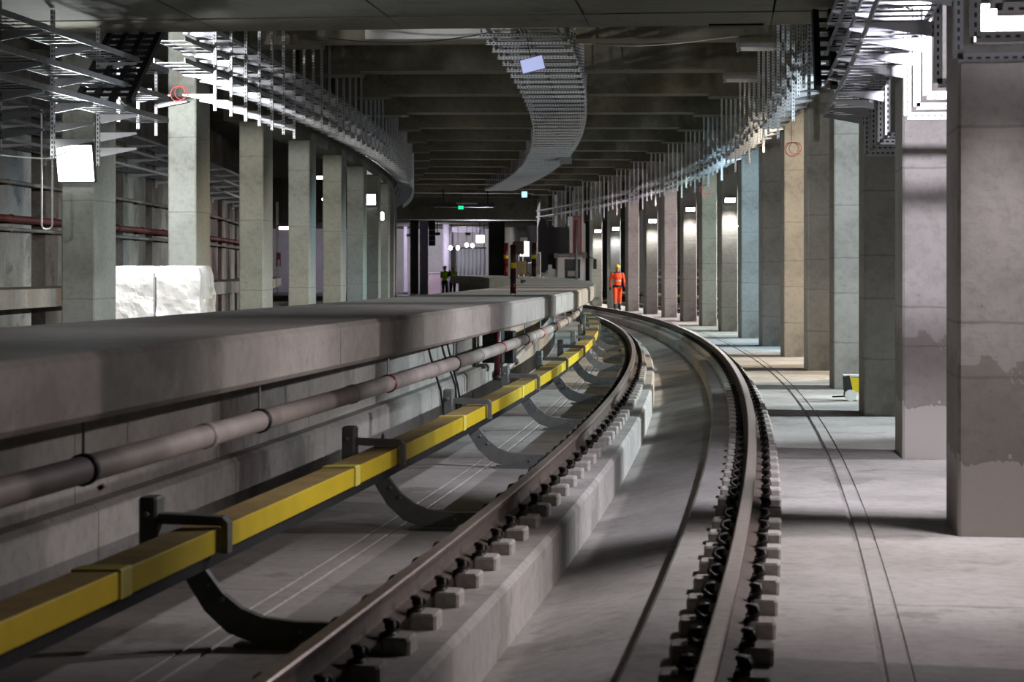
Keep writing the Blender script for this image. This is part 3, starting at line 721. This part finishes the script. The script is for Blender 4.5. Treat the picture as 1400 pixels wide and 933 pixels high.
for i, z in enumerate((3.9, 4.25, 4.6)):
    ladder('wall_cable_tray', ['lowest', 'middle', 'highest'][i] + ' cable ladder on brackets along the far left wall', 22, 98, -12.5, -11.9, z, .4, 'left wall cable ladders')
for i in range(16):
    s = 24 + i * 4.0
    h = thing('wall_bracket', f'{nth(i + 1)} steel bracket post from the camera along the far left wall', 'bracket', s, -12.62, 3.7, 'left wall brackets')
    obj('post', post(1.1), h)
    for z in (3.9, 4.25, 4.6): obj('arm', arm_mesh(.75) if i == 0 and z == 3.9 else bpy.data.meshes['arm.002'] if 'arm.002' in bpy.data.meshes else ARM_R, h, (.022, 0, z - 3.7))
for j, n in enumerate((-10.1, -8.6)):
    o = MB().sweep([(n + a, b) for a, b in RAIL], 10, 96, 2, [1 if q in (7, 8, 9) else 0 for q in range(16)]).build('running_rail', [M_RUST, M_HEAD]); tag(o, ['outer rail of the track in the left aisle', 'inner rail of the track in the left aisle'][j], 'rail')
for i, (x, y, Y, col) in enumerate(((440, 243, 70, WHITE), (446, 273, 88, WARM), (389, 312, 66, WARM))):
    v = at(x, y, Y); p = place('tube_lamp', ['lit tube lamp glowing between the fourth and fifth left columns', 'smaller lit tube lamp below it between the left columns', 'faint lit tube lamp beside the third left column'][i], 'lamp', v, 'lit tube lamps in the left aisle')
    MB().tube([(-.18, 0, 0), (.18, 0, 0)], .05, 8).build('tube', lens_mat(col, 8), p, True); MB().box(-.24, .24, -.04, .04, .05, .10).build('fitting', M_HOUS, p); MB().box(-.02, .02, -.02, .02, .1, 6.09 - v.z).build('stem', M_DKST, p)
p = place('warning_post', 'pale post with a red and white sign in the left aisle', 'post', Vector((at(379, 368, 79).x, 79, 1.25)))
MB().box(-.05, .05, -.03, .03, 0, 3.0).build('post', M_WHITE, p); MB().box(-.03, .14, -.06, -.03, .45, 1.0).build('sign', M_RED, p); MB().box(.02, .10, -.07, -.06, .45, .72).build('sign_lower', M_WHITE, p)
# long steel hairpin tube by the lamp column
v = at(64, 312, 22.5)
pts = [at(57, 150, 22.5), at(57, 308, 22.5), at(59, 313, 22.5), at(64, 314.5, 22.5), at(69, 313, 22.5), at(71.5, 308, 22.5), at(71.5, 150, 22.5)]
o = MB().tube(pts, .012, 6).build('hairpin_tube', M_WHITE, None, True); tag(o, 'long white hairpin-shaped tube hanging left of the lamp column', 'tube')

# foil-wrapped load
import bmesh
YF = 26.1; xl, xr = at(148, 0, YF).x, at(286, 0, YF).x
sF, nF = sn_of((xl + xr) / 2, YF + .35)
fl = thing('wrapped_load', 'shiny silver foil-wrapped load standing beside the brightly lit left column', 'load', sF, nF, 0)
MB().box(-.62, .62, -.42, .42, .10, .14).box(-.62, -.52, -.42, .42, 0, .1).box(-.05, .05, -.42, .42, 0, .1).box(.52, .62, -.42, .42, 0, .1).build('pallet', M_WOOD, fl)
bm = bmesh.new(); bmesh.ops.create_cube(bm, size=1.0); bmesh.ops.subdivide_edges(bm, edges=bm.edges, cuts=30, use_grid_fill=True)
from mathutils import noise as mn
for vtx in bm.verts:
    c = vtx.co.copy(); taper = 1 - .06 * max(0, c.z)
    p_ = Vector((c.x * 1.22 * taper, c.y * .84 * taper, c.z * 1.48))
    r_ = min(1, max(0, (c.z - .40) / .10)); p_.x *= 1 - .05 * r_; p_.y *= 1 - .16 * r_
    nz = (.3 - abs(mn.noise(p_ * 3.4 + Vector((p_.z, 2, 5))))) * .055 + (.3 - abs(mn.noise(p_ * 8 + Vector((1, p_.x * 3, 5))))) * .022
    vtx.co = p_ + c.normalized() * nz
me = bpy.data.meshes.new('foil_wrap'); bm.to_mesh(me); bm.free(); me.materials.append(M_FOIL)
obj('foil_wrap', me, fl, (0, 0, .14 + .75))
MB().box(-.012, .012, -.455, -.445, .2, 1.55).build('strap', M_GREYP, fl)

# ------------------------------------------------------------------ right aisle: second track with a yellow cover, cable ducts on the wall
for j, n in enumerate((3.6, 5.1)):
    o = MB().sweep([(n + a, b - .05) for a, b in RAIL], 4, 98, 2, [1 if q in (7, 8, 9) else 0 for q in range(16)]).build('running_rail', [M_RUST, M_HEAD]); tag(o, ['inner rail of the track behind the right columns', 'outer rail of the track behind the right columns'][j], 'rail')
o = thing('conductor_rail', 'second yellow-covered conductor rail glimpsed behind the right columns', 'conductor rail', 0, 0); o.location = (0, 0, 0); o.rotation_euler = (0, 0, 0)
MB().sweep([(5.75, .40), (5.75, .50), (5.93, .50), (5.93, .40)], 6, 98, 2).build('cover', M_YEL, o); MB().sweep([(5.79, .32), (5.79, .40), (5.89, .40), (5.89, .32)], 6, 98, 2).build('steel_rail', M_DKST, o)
for i in range(23): MB().box(-.03, .03, -.03, .03, 0, .32).build('stand', M_BRK, o, loc=P(8 + i * 3.9, 5.84, 0), rot=(0, 0, ang(8 + i * 3.9)))
for i, z in enumerate((.85, 1.15, 1.45)):
    t = thing('wall_duct', ['lowest', 'middle', 'highest'][i] + ' grey cable duct along the wall behind the right columns', 'duct', 0, 0, 0, 'right wall ducts'); t.location = (0, 0, 0); t.rotation_euler = (0, 0, 0)
    MB().sweep([(7.15, z), (7.15, z + .1), (7.4, z + .1), (7.4, z)], 6, 98, 2).build('duct', M_GREYP if i == 1 else M_DKST, t)
    MB().sweep([(7.14, z + .1), (7.14, z + .115), (7.4, z + .115), (7.4, z + .1)], 6, 98, 2).build('cover', M_TRAY, t)
# small yellow tool on the floor beside the third column
v = at(1172, 540, 24.2); v.z = 0
p = place('floor_saw', 'small yellow and black machine on the floor behind the third right column', 'machine', v)
MB().prism([(-.16, .12), (.14, .10), (.14, .20), (.05, .27), (-.14, .30)], -.10, .10).build('body', M_YEL, p); MB().prism([(-.16, .12), (-.06, .12), (-.10, .31), (-.17, .30)], -.105, .105).build('guard', M_BLACK, p)
MB().tube([(-.09, -.12, .07), (-.09, -.08, .07)], .07, 14).tube([(-.09, .08, .07), (-.09, .12, .07)], .07, 14).tube([(.10, -.12, .06), (.10, -.08, .06)], .06, 14).tube([(.10, .08, .06), (.10, .12, .06)], .06, 14).build('wheel', M_WHITE, p, False)
MB().box(-.17, .12, -.10, .10, .295, .315).build('top_plate', M_WHITE, p); MB().tube([(-.16, 0, .05), (-.30, 0, .045)], .01, 6).build('blade', M_BLACK, p)

# ------------------------------------------------------------------ posts and equipment on the platform
def band_post(v, h, r, label, mat=M_MAROON):
    p = place('marker_post', label, 'post', v)
    MB().tube([(0, 0, .03), (0, 0, h * .34)], r, 12).build('lower_tube', mat, p, True)
    MB().tube([(0, 0, h * .34), (0, 0, h * .385)], r * 1.1, 12).build('collar', M_BLACK, p, True)
    MB().tube([(0, 0, h * .385), (0, 0, h)], r, 12).build('upper_tube', mat, p, True)
    MB().tube([(0, 0, h * .54), (0, 0, h * .65)], r * 1.08, 12).build('yellow_band', M_HELM, p, True)
    MB().tube([(-.025, 0, 0), (-.025, 0, .035)], .008, 6).tube([(.025, 0, 0), (.025, 0, .035)], .008, 6).build('foot_bolts', M_TRAY, p)
    return p
v = at(701.5, 405, 22.1); v.z = 1.3; band_post(v, .57, .032, 'maroon marker post with a yellow band standing on the platform slab')
v = at(730, 380, 66); v.z = 1.32; band_post(v, 1.15, .08, 'taller dark maroon post on the far platform left of the rail vehicle')
v = at(692, 380, 70); v.z = 1.32; band_post(v, 1.2, .075, 'red post on the far platform left of the brown equipment', M_RED)
v = at(709, 380, 68); v.z = 1.32
p = place('site_generator', 'brown site machine on a stand on the far platform between the red posts', 'machine', v)
MB().box(-.20, .20, -.2, .2, .78, 1.22, ch=.04).build('engine', plain('brown_metal', '#3a2c27', .6, .3, .4, 8), p); MB().tube([(-.15, 0, 0), (-.12, 0, .8)], .03, 6).tube([(.17, 0, 0), (.12, 0, .8)], .03, 6).tube([(0, .18, 0), (0, .1, .8)], .03, 6).build('stand', M_GREYP, p); MB().box(-.05, .25, -.22, -.2, .1, .55).build('panel', plain('ochre_board', '#8e7a52', .8), p)
MB().box(.05, .30, -.1, .1, 1.22, 1.36).build('hood', M_GREYP, p)
lamp(*sn_of(at(717, 0, 69).x, 69.6), 2.3, 'bright square flood lamp above the brown machine on the far platform', 25, WHITE, .30, .5, group='far lamps', tilt=.0)
st = place('lamp_stand', 'thin stand holding the square flood lamp on the far platform', 'stand', Vector((at(717, 0, 69).x, 69.66, 1.32))); MB().tube([(0, 0, 0), (0, 0, 1.1)], .02, 6).build('pole', M_DKST, st); MB().tube([(-.25, 0, 0), (0, 0, .3), (.25, 0, 0)], .015, 6).build('legs', M_DKST, st)
p = place('white_cabinet', 'white narrow cabinet on the far platform right of the maroon post', 'cabinet', Vector((at(736, 0, 67).x, 67, 1.32))); MB().box(-.08, .08, -.1, .1, 0, .85, ch=.01).build('body', M_WHITE, p); MB().box(-.06, .06, -.105, -.1, .1, .8).build('door', M_GREYP, p)

# ------------------------------------------------------------------ rail work vehicle on the curve
YV = 80.0; sV = s_at(YV, .4)
V = thing('rail_vehicle', 'white rail work vehicle with a tall red box and black screen on the track', 'vehicle', sV, 0, 0)
k = YV / 2722; v0 = P(sV, 0, 0)
def vx(x): return (x - 700) * k - v0.x
def vz(y): return 1.6 + (368 - y) * k
MB().box(vx(742), vx(804), .3, 6.0, .55, 1.12, ch=.04).build('chassis', M_GREYP, V)
MB().box(vx(740), vx(806), .1, .3, .75, 1.12, ch=.02).build('front_beam', M_WHITE, V)
cab = MB().box(vx(763), vx(799), .25, 1.6, vz(384), vz(351), ch=.04).build('cab', M_WHITE, V)
MB().box(vx(773), vx(794.5), .22, .26, vz(381), vz(354.5), ch=.02).build('window', M_GLASS, cab); 
MB().box(vx(777), vx(790), .20, .225, vz(378), vz(370), ch=.02).build('grille', M_GREYP, cab)
MB().tube([(vx(758), .2, vz(348.5)), (vx(803), .2, vz(348.5))], .06, 8).build('top_rail', M_GREYP, V); MB().box(vx(798), vx(803), .1, .3, vz(353), vz(345)).box(vx(758), vx(763), .1, .3, vz(353), vz(346)).box(vx(780), vx(785), .1, .3, vz(352), vz(346)).build('rail_clamp', M_MAROON, V)
MB().box(vx(784.5), vx(796.5), .3, .9, vz(347), vz(295), ch=.03).build('red_box', M_RED, V); MB().box(vx(780), vx(784.5), .28, .9, vz(347), vz(296)).build('side_panel', M_WHITE, V); MB().box(vx(796.5), vx(799), .28, .9, vz(350), vz(296)).build('side_panel', M_WHITE, V)
MB().tube([(vx(789), .12, vz(389)), (vx(789), .12, vz(301))], .05, 10).build('silver_mast', M_TRAY, V, True)
MB().box(vx(799), vx(803), .5, .8, vz(384), vz(305), ch=.02).build('white_post', M_WHITE, V)
pts = [(vx(739), vz(360)), (vx(739.5), vz(310)), (vx(742), vz(300)), (vx(745), vz(298)), (vx(749), vz(301)), (vx(752), vz(310)), (vx(752), vz(368)), (vx(748), vz(373)), (vx(742), vz(372))]
MB().prism(pts, .8, 1.2).build('black_screen', M_BLACK, V); MB().box(vx(752), vx(780), 1.0, 2.6, vz(370), vz(310)).build('black_hood', M_BLACK, V)
MB().box(vx(744), vx(763), .6, 1.4, vz(384), vz(376)).box(vx(752), vx(757), .6, .8, vz(376), vz(362)).box(vx(757), vx(763), .6, .9, vz(376), vz(368)).build('deck_fittings', M_WHITE, V)
MB().tube([(vx(803), .3, vz(350)), (vx(814), .2, vz(354))], .015, 6).build('mirror_arm', M_DKST, V); MB().box(vx(812.5), vx(817), .16, .24, vz(368), vz(354), ch=.02).build('mirror', M_BLACK, V)
MB().tube([(vx(806), .2, .93), (vx(806), -.15, .93)], .10, 10).tube([(vx(806), -.15, .93), (vx(806), -.2, .93)], .17, 12).tube([(vx(746), .2, .93), (vx(746), -.15, .93)], .10, 10).tube([(vx(746), -.15, .93), (vx(746), -.2, .93)], .17, 12).build('buffer', M_GREYP, V, False)
MB().tube([(vx(804), .2, vz(386)), (vx(808), .1, vz(393)), (vx(811), .1, vz(397))], .06, 8).build('step_strut', M_BLACK, V)
MB().box(vx(806), vx(820), -.1, .5, .35, .5, ch=.02).build('step', M_GREYP, V); MB().box(vx(803), vx(812), .0, .3, .5, .7).build('step_hanger', M_DKST, V)
for y in (1.2, 4.6):
    for sg in (-1, 1): MB().tube([(sg * .69, y, .62), (sg * .80, y, .62)], .42, 20).build('wheel', M_DKST, V, True)
    MB().tube([(-.7, y, .62), (.7, y, .62)], .07, 8).build('axle', M_DKST, V)
MB().box(vx(742), vx(804), 2.8, 6.0, 1.12, 1.9, ch=.05).build('rear_body', M_WHITE, V)

# ------------------------------------------------------------------ people
def person(name, label, v, rz, scheme, stride=.14, arms='down', scale=1.0, helmet=M_HELM):
    Pn = place(name, label, 'person', v); Pn.rotation_euler = (0, 0, rz); Pn.scale = (scale,) * 3
    m = MB()
    def seg(a, ra, b, rb):
        a, b = Vector(a), Vector(b); k = 5
        m.tube([a.lerp(b, t / k) for t in range(k + 1)], [ra + (rb - ra) * t / k for t in range(k + 1)], 12)
        m.ell(a, (ra,) * 3, 12, 8); m.ell(b, (rb,) * 3, 12, 8)
    st = stride
    for sg, dy in ((-1, -st), (1, st)):          # legs: hip, knee, ankle, foot (faces -y)
        hip, knee, ank = (sg * .095, 0, .90), (sg * .105, dy * .55 - .03, .49), (sg * .11, dy + .02, .09)
        seg(hip, .098, knee, .068); seg(knee, .068, ank, .052)
        m.ell((sg * .115, dy - .05, .05), (.05, .13, .05)); m.ell((sg * .112, dy + .03, .07), (.05, .06, .06))
    m.ell((0, 0, .93), (.17, .12, .13)); m.ell((0, 0, 1.10), (.165, .11, .18)); m.ell((0, -.005, 1.30), (.19, .12, .19)); m.ell((0, 0, 1.42), (.19, .095, .08))
    seg((0, 0, 1.44), .06, (0, -.01, 1.53), .055)
    m.ell((0, -.015, 1.625), (.075, .095, .115), 18, 12); m.ell((0, -.115, 1.61), (.014, .02, .022), 8, 6)
    m.ell((0, -.045, 1.56), (.05, .055, .05), 12, 8)
    for sg in (-1, 1): m.ell((sg * .078, 0, 1.62), (.012, .022, .032), 8, 6)
    for sg in (-1, 1):
        sh = Vector((sg * .20, 0, 1.41))
        if arms == 'down': el, wr = Vector((sg * .265, .02 - sg * .05, 1.13)), Vector((sg * .275, -.05 - sg * .08, .88))
        elif arms == 'up' and sg == -1: el, wr = Vector((sg * .28, -.15, 1.25)), Vector((sg * .12, -.32, 1.46))
        else: el, wr = Vector((sg * .27, -.08, 1.16)), Vector((sg * .13, -.28, 1.22))
        seg(sh, .068, el, .050); seg(el, .050, wr, .036)
        d = (wr - el).normalized(); sidev = d.cross(Vector((1, 0, 0))).normalized(); nv = d.cross(sidev)
        seg(wr, .033, wr + d * .07, .034)
        for q in range(4):
            o_ = sidev * (.026 - .017 * q); L = (.062, .07, .066, .052)[q]
            a = wr + d * .085 + o_; b_ = a + d * L * .55; c_ = b_ + d * L * .4 + nv * .02 * (-sg)
            m.tube([a, b_, c_], [.0105, .010, .009], 8)
        a = wr + d * .03 + sidev * .03; m.tube([a, a + d * .035 + sidev * .025, a + d * .065 + sidev * .028], [.013, .012, .010], 8)
    me0 = m.mesh('raw', M_SKIN); ro = bpy.data.objects.new('raw', me0); C.objects.link(ro)
    md = ro.modifiers.new('r', 'REMESH'); md.mode = 'VOXEL'; md.voxel_size = .0125; md.use_smooth_shade = True
    sm = ro.modifiers.new('s', 'SMOOTH'); sm.iterations = 2; sm.factor = .4
    dg = bpy.context.evaluated_depsgraph_get(); me = bpy.data.meshes.new_from_object(ro.evaluated_get(dg)); me.name = 'body'
    bpy.data.objects.remove(ro)
    me.materials.clear(); mats, fn = scheme
    for x in mats: me.materials.append(x)
    for p_ in me.polygons:
        p_.material_index = fn(p_.center); p_.use_smooth = True
    obj('body', me, Pn)
    h = MB().ell((0, -.01, 1.675), (.105, .125, .10), 18, 10, zmin=0.0).build('helmet', helmet, Pn, True)
    MB().ell((0, -.02, 1.672), (.122, .152, .014), 18, 6).build('brim', helmet, h, True)
    for sg in (-1, 1): MB().ell((sg * .03, -.103, 1.635), (.011, .008, .007), 8, 6).build('eye', M_BLACK, Pn, True)
    MB().box(-.022, .022, -.108, -.098, 1.568, 1.576).build('mouth', M_MAROON, Pn)
    return Pn
def orange(c):
    r = abs(c.x); armx = r > .225 and c.z > .70
    if c.z > 1.50: return 0
    if c.z < .19: return 2
    if armx and c.z < .89: return 2                      # gloves
    if armx and (.93 < c.z < .985 or 1.10 < c.z < 1.14): return 3
    if c.z > 1.44: return 4
    if .88 < c.z < .985 and not armx: return 4           # navy hem
    if not armx and 1.12 < c.z < 1.175: return 3
    if .20 < c.z < .30: return 4 if c.z < .25 else 3
    return 1
def lime(c):
    if c.z > 1.50: return 0
    if c.z > .98 and abs(c.x) < .21 and c.y > -.14: return 1 if not (1.12 < c.z < 1.16) else 3
    if c.z > .98: return 0 if (c.y < -.27) else 2
    if c.z < .12: return 4
    return 2
v = at(844, 420, 77.4); v.z = 0
person('person', 'person in orange work suit and yellow helmet walking by the right columns', v, .12, ([M_SKIN, M_ORANGE, M_BLACK, M_REFL, M_NAVY], orange), .13, scale=1.0)
YW = 108.0
for i, (x, rz, ar, lab, hm) in enumerate(((608, 2.6, 'up', 'person in lime vest and dark trousers standing at left in the far hall', M_HELMW), (619, 3.5, 'fold', 'person in lime vest bent over work beside the white column in the far hall', M_HELMW))):
    v = at(x, 400, YW + i * 1.2); v.z = 0
    person('person', lab, v, rz, ([M_SKIN, M_LIME, M_DKCLOTH, M_REFL, M_BLACK], lime), .03, ar, helmet=hm)

# ------------------------------------------------------------------ the distant hall beyond the drop beam
hall = bpy.data.objects.new('wall_far', None); C.objects.link(hall); struct(hall); tag(hall, 'pale lilac end wall of the distant hall')
YH = 136.0
for i in range(10):
    MB().box(-24 + i * 4 + .02, -20 + i * 4 - .02, YH, YH + .3, 0, 6.1).build('wall_panel', M_FARW, hall)
o = MB().sweep([(-13.0, 4.35), (-13.0, 4.6), (7.4, 4.6), (7.4, 4.35)], SE + 1.2, S_B - 2, 4).build('ceiling_far', M_CEIL); struct(o); tag(o, 'low dark ceiling of the distant hall')
def hall_box(name, label, cat, x0, x1, y0, y1, Y, dep, mat, zbase=True, parts=None, part='body'):
    a, b_ = at(x0, y1, Y), at(x1, y0, Y); t = bpy.data.objects.new(name, None); C.objects.link(t); zb = 0 if zbase else a.z
    t.location = ((a.x + b_.x) / 2, Y + dep / 2, zb); tag(t, label, cat); w = (b_.x - a.x) / 2
    MB().box(-w, w, -dep / 2, dep / 2, 0, b_.z - zb, ch=.02).build(part, mat, t)
    return t, w, b_.z - zb
ZT = 4.34
def hall_col(x0, x1, Y, mat, label, rnd=False):
    a, b_ = at(x0, 0, Y), at(x1, 0, Y); t = bpy.data.objects.new('hall_column', None); C.objects.link(t); t.location = ((a.x + b_.x) / 2, Y, 0); tag(t, label, 'column', 'columns in the distant hall'); w = (b_.x - a.x) / 2
    m = MB()
    if rnd: m.tube([(0, 0, 0), (0, 0, ZT)], w, 20)
    else: m.box(-w, w, -w, w, 0, ZT, ch=.02)
    m.build('shaft', mat, t, rnd); MB().box(-w * 1.3, w * 1.3, -w * 1.3, w * 1.3, 0, .12).build('base', M_DARKW, t)
M_LILAC = plain('lilac_column', '#9a94a8', .7, 0, .15, 2)
hall_col(561, 572, 112, M_DARKW, 'dark square column at the left of the distant hall')
hall_col(574, 585, 110, M_LILAC, 'lilac-grey column in the middle of the distant hall')
hall_col(605, 615, 122, M_FARW, 'white round column in the distant hall behind the two people', True)
hall_col(668, 690, 118, M_DARKW, 'wide dark column at the right of the distant hall')
hall_col(552, 557, 128, M_FARW, 'slim pale column at the far left of the distant hall')
t, w, h = hall_box('white_screen', 'large white sheet screen hanging in the distant hall right of the round column', 'screen', 616, 664, 340, 376, 124, .08, plain('white_sheet', '#b9bcb9', .8, 0, .1, 1), False, part='sheet')
for i in range(9): MB().tube([(-w + 2 * w * (i + .5) / 9, -.06, 0), (-w + 2 * w * (i + .5) / 9, -.06, h)], .07, 8).build('fold', MATS['white_sheet'], t, True)
MB().box(-w - .05, w + .05, -.08, .08, h, h + .08).build('top_bar', M_DKST, t)
for x in (-w + .1, w - .1): MB().box(x - .03, x + .03, -.03, .03, h, 4.34 - t.location.z).build('hanger', M_DKST, t)
t, w, h = hall_box('hall_beam', 'white beam resting on the round column in the distant hall', 'beam', 606, 660, 311, 318, 122.6, .5, M_FARW, False)
t, w, h = hall_box('site_cabin', 'pale pink low cabin wall left of the people in the distant hall', 'cabin', 586, 603, 374, 402, 126, .6, plain('pink_panel', '#b7a3a8', .8, 0, .1, 2), True)
MB().box(-w - .03, w + .03, -.35, .35, h, h + .06).build('rim', M_WHITE, t)
t, w, h = hall_box('wall_cabinet', 'dark lattice cabinet fixed beside the lilac column in the distant hall', 'cabinet', 586, 595, 309, 336, 112, .4, M_DKST, False)
for z in (.25, .55, .85): MB().box(-w, w, -.22, -.2, z, z + .04).build('rail', M_LILAC, t)
MB().box(-w - .05, w, -.05, .05, h, 4.34 - t.location.z).build('hanger', M_DKST, t)
for i, (x, y) in enumerate(((616, 339), (626, 339), (638, 335), (646, 336))):
    v = at(x, y, 119 + i); p = bpy.data.objects.new('spot_lamp', None); C.objects.link(p); p.location = v; tag(p, f'small glowing spot lamp above the white sheet, {["leftmost", "second from left", "second from right", "rightmost"][i]} of four', 'lamp', 'spot lamps over the white sheet')
    MB().ell((0, 0, 0), (.11, .08, .13), 12, 8).build('bulb', lens_mat(WHITE, 10), p, True); MB().box(-.08, .08, .1, .25, -.1, .1).build('housing', M_HOUS, p); MB().box(-.015, .015, .15, .18, .1, 4.34 - v.z).build('stem', M_DKST, p)
sl, nl = sn_of(at(656, 0, 104).x, 104)
L = lamp(sl, nl, at(656, 327, 104).z, 'dazzling round flood lamp under the drop beam of the distant hall', PW_FAR * 8, (.93, .92, 1), .42, .36, group='far lamps', tilt=.1)
MB().box(-.02, .02, -.02, .02, .1, 4.1 - at(656, 327, 104).z + .2).build('stem', M_DKST, L)
for i, (x, y, Y, pw) in enumerate(((598, 320, 118, 500), (560, 322, 124, 300), (640, 320, 128, 500))):
    v = at(x, y, Y); s_, n_ = sn_of(v.x, v.y); L = lamp(s_, n_, v.z, ['flood lamp near the ceiling between lilac and white columns in the far hall', 'flood lamp near the ceiling at the far left of the far hall', 'flood lamp near the ceiling behind the white sheet'][i], pw, (.86, .80, 1) if i != 2 else WHITE, .3, .14, 'back', group='far lamps')
    MB().box(-.02, .02, -.02, .02, .1, 4.34 - v.z).build('stem', M_DKST, L)
# debris on the hall floor
rr = random.Random(11)
for i in range(9):
    Y = 88 + i * 2.2; x = 552 + rr.uniform(0, 48); v = at(x, 0, Y); z = .02
    t = bpy.data.objects.new('rubble_sheet', None); C.objects.link(t); t.location = (v.x, Y, 0); t.rotation_euler = (0, 0, rr.uniform(0, 3)); tag(t, f'{nth(i + 1)} crumpled pale sheet from the camera on the distant hall floor', 'sheet', 'sheets on the far hall floor')
    m = MB(); q = 5; W = rr.uniform(.4, .8); Hh = [[rr.uniform(.05, .32) for _ in range(q + 1)] for _ in range(q + 1)]
    for a in range(q):
        for b_ in range(q):
            pt = lambda a, b_: (-W + 2 * W * a / q, -W * .6 + 1.2 * W * b_ / q, Hh[a][b_] if 0 < a < q and 0 < b_ < q else .0)
            m.quad([pt(a, b_), pt(a + 1, b_), pt(a + 1, b_ + 1), pt(a, b_ + 1)])
    m.build('sheet', M_DEBRIS, t); MB().box(-W * .8, W * .8, -.3, .3, 0, .03).build('board', M_WOOD, t)
